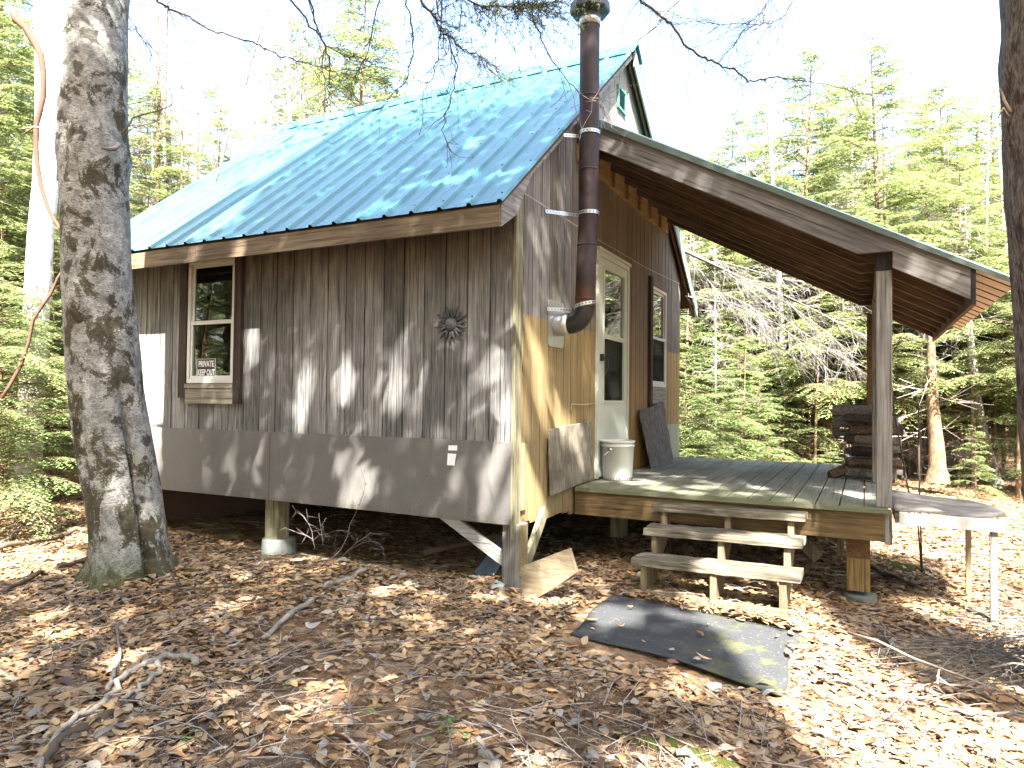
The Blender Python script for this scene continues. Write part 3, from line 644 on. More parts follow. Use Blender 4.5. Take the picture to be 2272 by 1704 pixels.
box((2.0695, 1.2435, -.235), (2.2225, 1.4005, -.0835)).build('post_collar', M['header'], cabin)
post((.4, 4.4, -.5), (.54, 4.54, -.083), M['rim_post']); post((2.07, 4.4, -.6), (2.21, 4.54, -.083), M['rim_post'])
m = MB(); m.box((2.0, 1.60, -.30), (2.045, 1.69, -.084)); m.build('hanger_block', M['olive_z'], cabin)
m = MB(); m.beam((1.55, 1.9, -.09), (1.85, 1.9, -.40), .04, .09); m.build('deck_brace', M['olive_z'], cabin)
XE = 2.812
def rafter(y, mat, x0=.045, notch=True):
    b = MB(); poly = [(x0, pb(x0))] + ([(2.14, pb(2.14)), (2.155, 1.9235), (2.36, 1.9235), (2.36, pb(2.36))] if notch else []) + [(XE, pb(XE)), (XE, pb(XE)+.205), (x0, pb(x0)+.205)]
    b.prism(poly, 'y', y, y+.038); return b.build('rafter', mat, cabin)
rafter(1.100, M['beam_grey'], .13)
for y in (1.50, 1.92, 2.34, 2.76, 3.18, 3.60, 4.02): rafter(y, M['rafter'])
m = MB(); m.box((.004, 1.14, 2.915), (.043, 4.08, 3.055)); m.build('ledger', M['ledger'], cabin)
for y in (1.50, 1.92, 2.34, 2.76, 3.18, 3.60): box((.0435, y+.045, 2.90), (.075, y+.30, 3.06)).build('ledger_block', M['ledger'], cabin)
m = MB(); m.prism([(XE+.002, pb(XE)-.035), (XE+.026, pb(XE)-.04), (XE+.026, pb(XE)+.185), (XE+.002, pb(XE)+.195)], 'y', 1.095, 4.08); m.build('porch_fascia', M['rafter'], cabin)
box((XE+.001, 1.0935, pb(XE)-.034), (XE+.0255, 1.0945, pb(XE)+.19)).build('fascia_end', M['header_end'], cabin)
m = MB(); top = lambda x: pb(x)+.207   # roof boards on the rafters
for k in range(16):
    xa = .05+k*.172; xb = xa+.168; m.prism([(xa, top(xa)), (xb, top(xb)), (xb, top(xb)+.016), (xa, top(xa)+.016)], 'y', 1.098, 4.15)
m.build('roof_boards', M['header'], cabin)
def sheet(x0, x1, y0, y1, off, name, mat, rib=.075, h=.012, lab=None):
    b = MB(); prof = []; y = y0
    while y < y1: 
        prof += [(y, 0), (y+.010, h), (y+.022, h), (y+.030, 0)]; y += rib
    prof.append((y1, 0)); prof = [p for p in prof if p[0] <= y1]
    n = len(prof); V = []
    for x in (x0, (x0+x1)/2, x1):
        for a, hh in prof: V.append((x+.47*hh, a, top(x)+off+.88*hh))
    b.add(V, [(j*n+i, j*n+n+i, j*n+n+i+1, j*n+i+1) for j in range(2) for i in range(n-1)]); return b.build(name, mat, cabin)
sheet(.05, 3.07, 1.085, 4.23, .026, 'porch_roof', M['roof'], .229, .018)
sheet(XE+.03, 3.065, 1.09, 4.22, .012, 'porch_roof_underside', M['roof_under'], .24, .004)
m = MB()
for y in np.arange(1.25, 4.2, .24):
    xa, xb = XE+.03, 3.06; m.prism([(xa, top(xa)+.004), (xb, top(xb)+.004), (xb, top(xb)+.011), (xa, top(xa)+.011)], 'y', y, y+.006)
m.build('sheet_lines', M['header'], cabin)
m = MB(); m.prism([(.06, top(.06)-.028), (3.075, top(3.075)-.004), (3.085, top(3.085)+.030), (.06, top(.06)+.034)], 'y', 1.074, 1.083); m.build('porch_rake_trim', M['roof_edge'], cabin)

# ------------------------------------------------------------------ things on and around the cabin
def ring(pts, n): return pts
# sun ornament
t = empty('sun_ornament', (-.502, -.02, 1.415), 'dark metal sun ornament with many rays hung on the long plank wall', 'wall ornament')
m = MB(); m.lathe([(.0, .030), (.02, .029), (.038, .022), (.05, .008), (.052, 0)], (0, 0, 0), 24)
m.v = [(-.502+a, -.014-c, 1.415+b) for a, b, c in m.v]; m.build('sun_disc', M['ornament'], t)
for k in range(18):
    a = 2*math.pi*k/18+.1; L = .148 if k % 2 else .125; m = MB()
    def P(r, s_, d): return (-.502+r*math.cos(a)-s_*math.sin(a), -.004-d, 1.415+r*math.sin(a)+s_*math.cos(a))
    pts = [P(.04, 0, .01), P(.07, .004*(1 if k % 2 else -1), .012), P(.10, 0, .012), P(L, .003, .008)]
    m.tube(pts, [.006, .011, .009, .002], 6); m.build('ray', M['ornament'], t)
# sign inside the left window
t = empty('private_sign', (-3.10, .012, 1.046), 'black PRIVATE KEEP OUT sign propped behind the lower pane of the left window', 'sign')
m = MB(); m.box((-3.228, .006, 1.042), (-2.975, .010, 1.212)); m.build('sign_plate', M['sign'], t)
m = MB()
for a, b in (((-3.222, 1.205), (-2.981, 1.208)), ((-3.222, 1.045), (-3.219, 1.205)), ((-2.984, 1.045), (-2.981, 1.205))): m.box((a[0], .003, a[1]), (b[0], .0055, b[1]))
m.build('sign_border', M['sign_ink'], t)
def text(body, x, z, size, sx, parent, y=.0045, bold=.0):
    c = bpy.data.curves.new('lettering', 'FONT'); c.body = body; c.size = size; c.align_x = 'CENTER'; c.align_y = 'CENTER'; c.extrude = .0008; c.offset = bold
    o = bpy.data.objects.new('lettering', c); COL.objects.link(o); dg = bpy.context.evaluated_depsgraph_get()
    me = bpy.data.meshes.new_from_object(o.evaluated_get(dg)); bpy.data.objects.remove(o)
    me.transform(Matrix.Translation((x, y, z)) @ Matrix.Rotation(rad(90), 4, 'X') @ Matrix.Diagonal((sx, 1, 1, 1))); me.materials.clear(); me.materials.append(M['sign_ink'])
    link('lettering', me, parent)
text('PRIVATE', -3.10, 1.160, .075, .72, t, bold=.0016); text('KEEP OUT', -3.10, 1.083, .075, .66, t, bold=.0016)
# wires on the gable
m = MB(); m.tube([(.028, .176-.1, 2.34), (.03, 1.136, 2.335), (.03, 1.62, 2.33), (.03, 3.2, 2.345), (.028, 4.75, 2.41)], .0035, 5)
tag(m.build('wire', M['wire']), 'thin pale wire strung across the gable above the door', 'wire')
m = MB(); m.tube([(.012, 1.07, .84), (.016, 1.3, .835), (.014, 1.62, .842)], .004, 5); m.tube([(.012, 1.07, .84), (.012, 1.055, .79)], .003, 5)
tag(m.build('string', M['wire']), 'short white string on the ochre boards left of the door', 'string')
# plywood boards
m = MB(); m.prism([(.55, .640), (.86, .665), (1.0, .668), (1.49, .690), (1.518, .18), (1.12, .163), (1.0, .155), (.60, .135), (.57, .40)], 'x', .025, .040)
tag(m.build('plywood_sheet', M['ply'], bevel=.002), 'weathered grey plywood sheet upright against the wall left of the door', 'plywood')
m = MB(); TL, TR, BR, BL_ = (np.array(q_) for q_ in ((.045, 2.90, .765), (.045, 3.93, .875), (.14, 4.02, ZD+.006), (.17, 2.96, ZD+.004)))
V = []; poly = [(0, 0), (.08, .02), (.5, -.01), (.93, .0), (1, .04), (.985, .3), (1.0, .5), (.93, .62), (1.0, .86), (.96, 1.0), (.6, 1.0), (.5, .985), (.05, 1.0), (.0, .9), (.012, .4)]
for d in (0, .013):
    for a, b in poly:
        p_ = (BL_*(1-a)+BR*a)*(1-b)+(TL*(1-a)+TR*a)*b; V.append(p_+np.array([-d, 0, -.3*d]))
n = len(poly); m.add(V, [tuple(range(n))[::-1], tuple(range(n, 2*n))]+[(i, (i+1) % n, n+(i+1) % n, n+i) for i in range(n)])
tag(m.build('plywood_sheet', M['ply_dark']), 'flaking dark plywood sheet leaning under the gable window', 'plywood')
# bucket
t = empty('bucket', (.165, 1.80, ZD), 'white plastic bucket with wire handle standing by the door', 'bucket')
m = MB(); m.lathe([(.0, .002), (.128, .002), (.133, .012), (.146, .30), (.152, .302), (.153, .318), (.147, .32), (.148, .338), (.157, .340), (.158, .356), (.150, .360), (.146, .356), (.130, .015), (.0, .012)], (.172, 1.80, ZD), 40); m.build('bucket_body', M['bucket'], t)
m = MB(); cx, cy = .172, 1.80
m.tube([(cx-.02, cy-.151, ZD+.275), (cx-.06, cy-.185, ZD+.235), (cx-.11, cy-.17, ZD+.17), (cx-.15, cy-.09, ZD+.12), (cx-.17, cy, ZD+.11)], .0028, 6)
m.tube([(cx-.02, cy-.143, ZD+.28), (cx-.02, cy-.158, ZD+.28)], .018, 10); m.build('bucket_handle', M['galv'], t)
m = MB()
for k in range(16):
    a = -math.pi*.9+k*.19; r = .1345+.001; m.tube([(cx+r*math.cos(a), cy+r*math.sin(a), ZD+.018), (cx+(r+.002)*math.cos(a), cy+(r+.002)*math.sin(a), ZD+.026)], .004 if k % 3 else .007, 6)
m.build('rust_speck', M['dark_stick'], t)
# scrap plank and steel at the corner
m = MB(); P = [(.142, -.12, -.243), (.483, -.12, -.086), (.535, -.12, -.235), (.36, -.12, -.37), (.16, -.12, -.50), (.135, -.12, -.33)]
V = P + [(x+.006, y+.022, z+.002) for x, y, z in P]; n = len(P); m.add(V, [tuple(range(n))[::-1], tuple(range(n, 2*n))]+[(i, (i+1) % n, n+(i+1) % n, n+i) for i in range(n)])
tag(m.build('scrap_board', M['ply_tan']), 'tan scrap board propped on its edge against the corner post', 'board')
m = MB(); m.add([(-.46, .30, -.44), (-.425, .27, -.455), (-.30, .27, -.455), (-.29, .285, -.45), (-.40, .9, -.1), (-.385, .87, -.11), (-.27, .87, -.11), (-.262, .885, -.105)], [(0, 1, 5, 4), (1, 2, 6, 5), (2, 3, 7, 6)])
o = m.build('steel_offcut', M['zinc_blue']); sd = o.modifiers.new('s', 'SOLIDIFY'); sd.thickness = .003; tag(o, 'bent blue grey steel sheet offcut lying under the cabin corner', 'sheet metal')
m = MB(); m.tube([(-1.02, .42, -.385), (-.75, 1.3, -.36)], .026, 16, False); m.tube([(-.75, 1.3, -.36), (-1.02, .42, -.385)], .021, 16, False)
tag(m.build('pipe', M['dark_stick']), 'open ended pipe lying in the dark under the cabin', 'pipe')
def rock(name, c, r, mat, lab, cat='stone', group=None, seed=0, sq=(1, 1, .7)):
    rr = np.random.default_rng(seed); m = MB(); n, k = 9, 14; V = []
    ph = rr.random(6)*6
    for i in range(n+1):
        th = math.pi*i/n
        for j in range(k):
            a = 2*math.pi*j/k; f = 1+.13*math.sin(2*a+ph[0])+.1*math.sin(3*th+ph[1]+a)+.07*math.sin(5*a+ph[2]+2*th)
            V.append((c[0]+r*sq[0]*f*math.sin(th)*math.cos(a), c[1]+r*sq[1]*f*math.sin(th)*math.sin(a), c[2]+r*sq[2]*f*math.cos(th)))
    m.add(V, [(i*k+j, i*k+(j+1) % k, (i+1)*k+(j+1) % k, (i+1)*k+j) for i in range(n) for j in range(k)], True)
    return tag(m.build(name, mat), lab, cat, group)
rock('stone', (-.10, .0, -.455), .072, M['stone'], 'round pale stone at the foot of the corner post', seed=1)
rock('stone', (-.05, -.055, -.475), .03, M['stone'], 'small pale pebble in front of the round stone by the corner post', seed=2)
rock('stone', (-.56, -.36, -.445), .028, M['stone'], 'single pinkish pebble lying on leaves before the skirting', seed=4)
# steps
t = empty('steps', (1.28, .7, -.5), 'weathered three tread wooden steps leading up to the porch deck', 'steps')
TR = [(.96, .080), (.70, -.058), (.43, -.225)]     # front edge y, top z
for k, (y, z) in enumerate(TR):
    m = MB(); n = 14; th = .050
    for (ya, yb) in ((y, y+.125), (y+.131, y+.255)):      # two planks per tread, ends chewed by weather
        V = []
        for q in range(n+1):
            f_ = q/n; x = .735+(1.085)*f_ + (random.uniform(-.015, .004) if q == 0 else random.uniform(-.004, .012) if q == n else 0)
            zz = z+.014*math.sin(f_*3.1)*0+random.uniform(-.0025, .0025)-.012*(1-f_)+.006; e = random.uniform(-.004, .004)
            V += [(x, ya+e, zz-th), (x, yb, zz-th), (x, yb, zz+random.uniform(-.003, .002)), (x, ya+e+.004, zz)]
        m.add(V, [(q*4+a, q*4+(a+1) % 4, q*4+4+(a+1) % 4, q*4+4+a) for q in range(n) for a in range(4)]+[(3, 2, 1, 0), (n*4, n*4+1, n*4+2, n*4+3)])
    td = m.build('tread', M['step'], t, bevel=.003); q = MB()
    for x in (.81, 1.286, 1.72):
        for dy in (.035, .085, .165, .215): q.lathe([(.0045, 0), (.004, .0015), (0, .002)], (x+random.uniform(-.006, .006), y+dy, z+.0055-.012*(1-(x-.735)/1.085)), 7)
    q.build('nail_heads', M['screw'], td)
for x in (.79, 1.265, 1.70):
    m = MB(); z3 = -.50
    poly = [(TR[2][0]+.02, z3), (TR[2][0]+.02, TR[2][1]-.055), (TR[1][0]+.03, TR[2][1]-.055), (TR[1][0]+.03, TR[1][1]-.055), (TR[0][0]+.03, TR[1][1]-.055), (TR[0][0]+.03, TR[0][1]-.055), (1.118, TR[0][1]-.055), (1.118, -.12), (.62, z3)]
    m.prism(poly, 'x', x, x+.042); m.build('stringer', M['stringer'], t)
m = MB(); m.box((.835, .40, -.485), (1.262, .44, -.435)); m.box((1.31, .37, -.492), (1.76, .425, -.435)); m.build('base_rail', M['stringer'], t, bevel=.004)
# rubber mat on the ground
nx, ny_ = 26, 22; c4 = [np.array(p) for p in ((.70, -.60), (.635, .28), (1.845, .08), (1.847, -.84))]
V = []
for j in range(ny_+1):
    for i in range(nx+1):
        a, b = i/nx, j/ny_; p = (c4[0]*(1-a)+c4[3]*a)*(1-b)+(c4[1]*(1-a)+c4[2]*a)*b
        ed_ = .03*math.sin(a*7+1)*(1-b); V.append((p[0]+.012*math.sin(b*9), p[1]-ed_, float(gz(p[0], p[1]))*.35+.65*(-.468)+.016+.004*math.sin(a*5+b*4)))
m = MB(); m.add(V, [(j*(nx+1)+i, j*(nx+1)+i+1, (j+1)*(nx+1)+i+1, (j+1)*(nx+1)+i) for j in range(ny_) for i in range(nx)], True)
o = m.build('rubber_mat', M['rubber']); sd = o.modifiers.new('s', 'SOLIDIFY'); sd.thickness = .008; tag(o, 'black rubber mat spread on the leaves in front of the steps', 'mat')
def mat_z(): return -.45
# side table
t = empty('side_table', (2.7, 1.6, -.55), 'rough grey side table with white painted front rail beside the porch', 'table')
m = MB(); n = 16; V = []
for j in range(7):
    for i in range(n+1):
        a, b = i/n, j/6; x = 2.372+a*(.63+.02*math.sin(b*3)); y = 1.135+b*(1.25-.33*a); z = .148+.012*math.sin(a*7+b*2)*a-.03*a*b+.03*max(0, a-.75)*4*(.3-b*.5)
        V.append((x, y, z))
m.add(V, [(j*(n+1)+i, j*(n+1)+i+1, (j+1)*(n+1)+i+1, (j+1)*(n+1)+i) for j in range(6) for i in range(n)], True); o = m.build('table_top', M['tabletop'], t); sd = o.modifiers.new('s', 'SOLIDIFY'); sd.thickness = .014
m = MB(); m.box((2.398, 1.118, .050), (3.002, 1.140, .130)); m.build('front_rail', M['white'], t, 'front rail with chipped white paint', bevel=.002)
m = MB(); m.box((2.372, 1.16, .055), (2.40, 2.2, .125)); m.box((2.40, 2.02, .055), (2.95, 2.05, .115)); m.build('side_rail', M['grey_x'], t)
m = MB(); m.box((2.917, 1.145, -.62), (2.957, 1.187, .10)); m.build('leg', M['grey_z'], t)
m = MB(); m.box((2.857, 1.825, -.60), (2.892, 1.87, .10)); m.build('leg', M['stringer'], t)
# hook rods
t = empty('garden_hook', (2.60, 2.42, -.55), 'two thin dark iron rods standing in the ground behind the side table', 'garden hook')
m = MB(); m.tube([(2.615, 2.418, -.56), (2.605, 2.418, -.2), (2.592, 2.418, .3), (2.59, 2.418, .86)], .0065, 6); m.build('upright_rod', M['iron'], t)
m = MB(); m.tube([(2.613, 2.418, -.56), (2.585, 2.418, -.15), (2.516, 2.418, .143), (2.46, 2.418, .5), (2.408, 2.418, .81), (2.40, 2.418, 1.0)], .0065, 6); m.build('leaning_rod', M['iron'], t)
m = MB(); m.lathe([(0, -.02), (.016, -.015), (.019, 0), (.014, .014), (0, .018)], (2.589, 2.418, .84), 10)
m.tube([(2.59, 2.418, .66), (2.60, 2.418, .62), (2.59, 2.418, .58)], .010, 6); m.tube([(2.54, 2.418, .67), (2.55, 2.418, .61), (2.59, 2.418, .585), (2.63, 2.418, .61), (2.645, 2.418, .68)], .004, 5); m.build('rod_knob', M['iron'], t)
m = MB()
for a in (0, 1.3, 2.4, 3.6, 4.9): m.tube([(2.613, 2.418, -.50), (2.613+.05*math.cos(a), 2.418+.05*math.sin(a), -.50), (2.613+.10*math.cos(a), 2.418+.10*math.sin(a), -.57)], .006, 5)
m.build('rod_foot', M['iron'], t)
# firewood stack, every piece its own log
WOODM = [wood('split firewood %s' % k, a, b, 'y', var=.4, fine=60) for k, a, b in (('grey', (.20, .185, .17), (.07, .062, .055)), ('brown', (.13, .085, .05), (.045, .028, .018)), ('dark', (.075, .062, .053), (.028, .022, .019)))]
def log(c, L, r, ang, mat, seed, lab, tilt=0):
    rr = random.Random(seed); m = MB(); n = rr.choice((5, 6, 6, 7)); prof = [(r*(.7+.6*rr.random())*math.cos(2*math.pi*(k+.5*rr.random())/n), r*(.6+.6*rr.random())*math.sin(2*math.pi*(k+.5*rr.random())/n)) for k in range(n)]
    V = []; N_ = 6
    for j in range(N_):
        f_ = j/(N_-1)-.5
        for a, b in prof:
            k = 1+rr.uniform(-.07, .07); p = Vector((f_*L+rr.uniform(-.004, .004), a*k, b*k)); p = Matrix.Rotation(ang, 4, 'Z') @ Matrix.Rotation(tilt, 4, 'Y') @ p; V.append((c[0]+p.x, c[1]+p.y, c[2]+p.z))
    m.add(V, [(j*n+i, j*n+(i+1) % n, (j+1)*n+(i+1) % n, (j+1)*n+i) for j in range(N_-1) for i in range(n)]+[tuple(range(n))[::-1], tuple((N_-1)*n+i for i in range(n))])
    return tag(m.build('firewood_log', mat), lab, 'log', 'split firewood logs stacked on the porch deck')
z = ZD+.055; i = 0
for row in range(6):
    for j in range(3):
        L = .42+random.uniform(-.08, .06); rr_ = random.uniform(.044, .062)
        log((2.26+random.uniform(-.04, .04), 3.05+(0 if row % 2 else .05)+j*.16, z+random.uniform(-.010, .010)), L, rr_, random.uniform(-.22, .22), WOODM[(i*7+i//3) % 3], 50+i, 'split log among those in the firewood stack behind the porch posts', random.uniform(-.07, .07)); i += 1
    z += .103
log((2.03, 3.12, ZD+.075), .34, .05, .5, WOODM[1], 3, 'brown split log sticking out of the bottom of the firewood stack', -.35)
log((2.03, 3.25, .58), .26, .048, .05, WOODM[0], 4, 'lower of the two pale log ends jutting left from the firewood stack')
log((2.05, 3.25, .685), .28, .048, -.04, WOODM[0], 5, 'upper of the two pale log ends jutting left from the firewood stack')
log((2.16, 3.10, .80), .50, .07, .03, WOODM[0], 6, 'broad bark covered slab lying on top of the firewood stack')
#@@TREES
# ------------------------------------------------------------------ vegetation builders
def aty(u, v, y): d = ray(u, v); return CP + d*((y-CP[1])/d[1])
def atg(u, v, lift=0.0):
    """point of the ground seen at a photo pixel"""
    d = ray(u, v); t = 3.0
    for _ in range(12):
        p = CP + d*t; t = (float(gz(p[0], p[1]))+lift-CP[2])/d[2]; t = min(max(t, .5), 60)
    return CP + d*t
def on_ground(u, depth):
    p = at(u*1.027125, 890, depth); return (float(p[0]), float(p[1]), float(gz(p[0], p[1])))
def tubes_np(P0, P1, r0, r1, k=3):
    """straight thin tapering twigs, vectorised"""
    P0 = np.asarray(P0, float); P1 = np.asarray(P1, float); d = P1-P0; d /= np.linalg.norm(d, axis=1, keepdims=True)+1e-9
    a = np.cross(d, [0.31, 0.22, 0.92]); a /= np.linalg.norm(a, axis=1, keepdims=True)+1e-9; b = np.cross(d, a); n = len(P0)
    th = 2*np.pi*np.arange(k)/k; o = a[:, None, :]*np.cos(th)[None, :, None] + b[:, None, :]*np.sin(th)[None, :, None]
    r0 = np.broadcast_to(r0, (n,)); r1 = np.broadcast_to(r1, (n,))
    V = np.concatenate([P0[:, None]+o*r0[:, None, None], P1[:, None]+o*r1[:, None, None]], 1).reshape(-1, 3)
    base = (np.arange(n)*2*k)[:, None]; i = np.arange(k); j = (i+1) % k
    F_ = np.stack([base+i, base+j, base+k+j, base+k+i], -1).reshape(-1, 4)
    return V, F_
def join(parts):
    V = []; F_ = []; n = 0
    for v, f in parts: V.append(v); F_.append(f+n); n += len(v)
    return np.concatenate(V), np.concatenate(F_)
def trunk_mb(H, r, rr, lean=.03, n=9, seg=10, z0=-.25):
    m = MB(); ax = rr.uniform(-lean, lean, 2); pts = []; rad_ = []
    for i in range(seg+1):
        t = i/seg; wob = .035*H*.1*np.array([math.sin(t*5+ax[0]*90), math.cos(t*4+ax[1]*90)])
        pts.append((ax[0]*H*t+wob[0]-wob[0]*(t == 0), ax[1]*H*t+wob[1], z0+(H-z0)*t)); rad_.append(max(.006, r*(1.25 if i == 0 else 1)*(1-t)**.85))
    m.tube(pts, rad_, n); return m, pts
def hemlock(seed, H, zlow, R, nb, r=.09, leaf=.052, dead=14, mat='needles'):
    """returns (trunk mesh, crown mesh)"""
    rr = np.random.default_rng(seed); tm, tp = trunk_mb(H, r, rr)
    C = []; A = []; B_ = []; tw0 = []; tw1 = []; twr = []
    tpz = np.array([p[2] for p in tp]); tpx = np.array([p[0] for p in tp]); tpy = np.array([p[1] for p in tp])
    for i in range(nb):
        f = (i+rr.random())/nb; z = zlow+(H-zlow)*f**1.0; az = rr.random()*6.283; L = R*(1-f)**.58*rr.uniform(.5, 1.12)+.14
        up = rr.uniform(.05, .45)+.35*f; dr = rr.uniform(.25, .6)
        bx, by = np.interp(z, tpz, tpx), np.interp(z, tpz, tpy); h = np.array([math.cos(az), math.sin(az), 0]); s_ = np.array([-h[1], h[0], 0])
        def bp(t): return np.array([bx, by, z]) + h*L*t + np.array([0, 0, L*(up*t-dr*t*t)]) + s_*L*.06*math.sin(t*3+i)
        q = [bp(t) for t in (0, .35, .7, 1)]
        for a_, b_, rr_ in ((q[0], q[1], .011), (q[1], q[2], .007), (q[2], q[3], .004)): tw0.append(a_); tw1.append(b_); twr.append(rr_*(.6+L*.4))
        nl = max(4, int(L/.085))
        for j in range(nl):
            t = .12+.88*(j+rr.random()*.6)/nl; c = bp(t); tl = bp(min(1, t+.03))-bp(t-.03); tl /= np.linalg.norm(tl)
            for sd in (-1, 1):
                if rr.random() < .12: continue
                l = (.10+.42*L*(1-t)*rr.uniform(.5, 1))*(.75+.25*rr.random()); l = min(l, .62)
                d = tl*.62+s_*sd*.78+np.array([0, 0, -.10+rr.uniform(-.12, .10)]); d /= np.linalg.norm(d)
                if l > .2: tw0.append(c); tw1.append(c+d*l*.8); twr.append(.0025)
                m_ = max(2, int(l/.034)); tt = (np.arange(m_)+.5)/m_
                pc = c+d*l*tt[:, None]+np.array([0, 0, -.25*l])*(tt**2)[:, None]
                side = np.cross(d, [0, 0, 1]); side /= np.linalg.norm(side)
                for s2 in (-1, 1):
                    dd = d*.75+side*s2*.62; dd /= np.linalg.norm(dd)
                    dn = dd+rr.normal(0, .16, (m_, 3)); C.append(pc); A.append(dn*(leaf*rr.uniform(.7, 1.25, (m_, 1)))); B_.append(np.cross(dn, [0, 0, 1.0])+rr.normal(0, .25, (m_, 3)))
    C = np.concatenate(C); A = np.concatenate(A); B_ = np.concatenate(B_); B_ /= np.linalg.norm(B_, axis=1, keepdims=True); B_ *= leaf*.20
    V = np.stack([C-B_*.6, C+A*.55-B_*1.2, C+A, C+A*.5+B_*1.2], 1).reshape(-1, 3); F_ = np.arange(len(V)).reshape(-1, 4)
    crown = bigmesh('crown', V, F_, M[mat])
    for k in range(dead):      # dead lower branches
        z = rr.uniform(.25, max(.5, zlow*1.15)); az = rr.random()*6.283; L = rr.uniform(.3, 1.0); p = np.array([np.interp(z, tpz, tpx), np.interp(z, tpz, tpy), z]); h = np.array([math.cos(az), math.sin(az), rr.uniform(-.45, .15)])
        e = p+h*L; tw0.append(p); tw1.append(e); twr.append(.006)
        for q in range(4):
            c = p+h*L*rr.uniform(.3, 1); tw0.append(c); tw1.append(c+rr.normal(0, .14, 3)+h*.12); twr.append(.003)
    tv, tf = tubes_np(tw0, tw1, np.array(twr), np.array(twr)*.55)
    tree_v = np.array(tm.v); quads = np.array([f for f in tm.f if len(f) == 4]); V2, F2 = join([(tree_v, quads), (tv, tf)])
    trunk = bigmesh('trunk', V2, F2, M['bark_brown'], True)
    return trunk, crown
def bare_tree(seed, H, r, nb, L0, mat, droop=-.15, zlo=.3, dens=4, rk=1.0):
    """trunk mesh, mesh of leafless branches"""
    rr = np.random.default_rng(seed); tm, tp = trunk_mb(H, r, rr, .05); tp = np.array(tp)
    p0 = []; p1 = []; r0 = []
    for i in range(nb):
        z = zlo+(H-zlo)*rr.random(); az = rr.random()*6.283; L = L0*rr.uniform(.3, 1)*(1-.6*z/H); h = np.array([math.cos(az), math.sin(az), droop+rr.uniform(-.2, .3)])
        p = np.array([np.interp(z, tp[:, 2], tp[:, 0]), np.interp(z, tp[:, 2], tp[:, 1]), z]); prev = p; k = 4
        for j in range(k):
            nx_ = prev+h*L/k+rr.normal(0, .05*L, 3); p0.append(prev); p1.append(nx_); r0.append(.007*rk*(1-j/k)+.002)
            for q in range(dens):
                c = prev+(nx_-prev)*rr.random(); e = c+h*L*.16+rr.normal(0, .13*L+.02, 3); p0.append(c); p1.append(e); r0.append(.0028*rk)
                if rr.random() < .6: p0.append(c*.5+e*.5); p1.append(e+rr.normal(0, .08*L+.02, 3)); r0.append(.0018*rk)
            prev = nx_; h = h+rr.normal(0, .12, 3)
    bv, bf = tubes_np(p0, p1, np.array(r0), np.array(r0)*.5)
    trunk = bigmesh('trunk', np.array(tm.v), np.array([f for f in tm.f if len(f) == 4]), M[mat[0]], True)
    return trunk, bigmesh('branches', bv, bf, M[mat[1]])
def tree_proto(name, meshes, label, cat, group):
    t = bpy.data.objects.new(name, None); COL.objects.link(t); tag(t, label, cat, group); t.empty_display_size = .2
    for nm, me in meshes: o = bpy.data.objects.new(nm, me); COL.objects.link(o); o.parent = t
    return t
used = set()
def place(proto, x, y, s=1.0, rz=None, sz=None, label=None, group=None, tilt=(0, 0)):
    if proto.name in used:
        r = proto.copy(); COL.objects.link(r)
        for ch in proto.children: c = ch.copy(); COL.objects.link(c); c.parent = r
    else: r = proto; used.add(proto.name)
    r.location = (x, y, float(gz(x, y))); r.rotation_euler = (tilt[0], tilt[1], random.uniform(0, 6.28) if rz is None else rz); r.scale = (s, s, sz or s)
    if label: r['label'] = label
    if group: r['group'] = group
    elif group == '' and 'group' in r: del r['group']
    return r

G_BIG = 'hemlocks of the forest around the cabin'; L_BIG = 'green hemlock tree in the forest around the cabin'
HB = [tree_proto('hemlock_tree', [('trunk', a), ('crown', b)], L_BIG, 'tree', G_BIG) for a, b in
      (hemlock(1, 9.0, 1.3, 2.5, 135, leaf=.062), hemlock(2, 8.0, 1.0, 2.1, 125, leaf=.06), hemlock(3, 10.0, 2.6, 2.5, 120, r=.12, leaf=.064))]
G_SM = 'young hemlocks of the understorey'; L_SM = 'young hemlock sapling in the understorey behind the cabin'
HS = [tree_proto('hemlock_sapling', [('trunk', a), ('crown', b)], L_SM, 'sapling', G_SM) for a, b in
      (hemlock(11, 3.2, .4, 1.5, 62, r=.03, leaf=.05, dead=6, mat='fir'), hemlock(12, 2.2, .2, 1.15, 46, r=.02, leaf=.046, dead=4, mat='fir'), hemlock(13, 4.2, 1.5, 1.8, 62, r=.04, leaf=.052, dead=12))]
G_TW = 'bare dead saplings between the trees'; L_TW = 'bare dead sapling with brittle twigs standing in the woods'
TW = [tree_proto('dead_sapling', [('trunk', a), ('branches', b)], L_TW, 'dead sapling', G_TW) for a, b in
      (bare_tree(21, 4.5, .028, 34, .95, ('bark_grey', 'twig_pale')), bare_tree(22, 3.4, .020, 30, .8, ('bark_brown', 'twig_dark')), bare_tree(23, 6.0, .045, 44, 1.1, ('bark_grey', 'twig_pale'), zlo=.4))]
G_TR = 'slender grey trunks of the forest'; L_TR = 'slender bare grey tree trunk among the hemlocks'
TR_ = [tree_proto('slender_tree', [('trunk', a), ('branches', b)], L_TR, 'tree', G_TR) for a, b in
      (bare_tree(31, 11, .085, 36, 1.7, ('bark_grey', 'twig_pale'), droop=.35, zlo=3.5, dens=3, rk=1.4), bare_tree(32, 9, .06, 30, 1.4, ('bark_brown', 'twig_dark'), droop=.1, zlo=2.0, dens=3, rk=1.2))]
rs = random.Random(3)
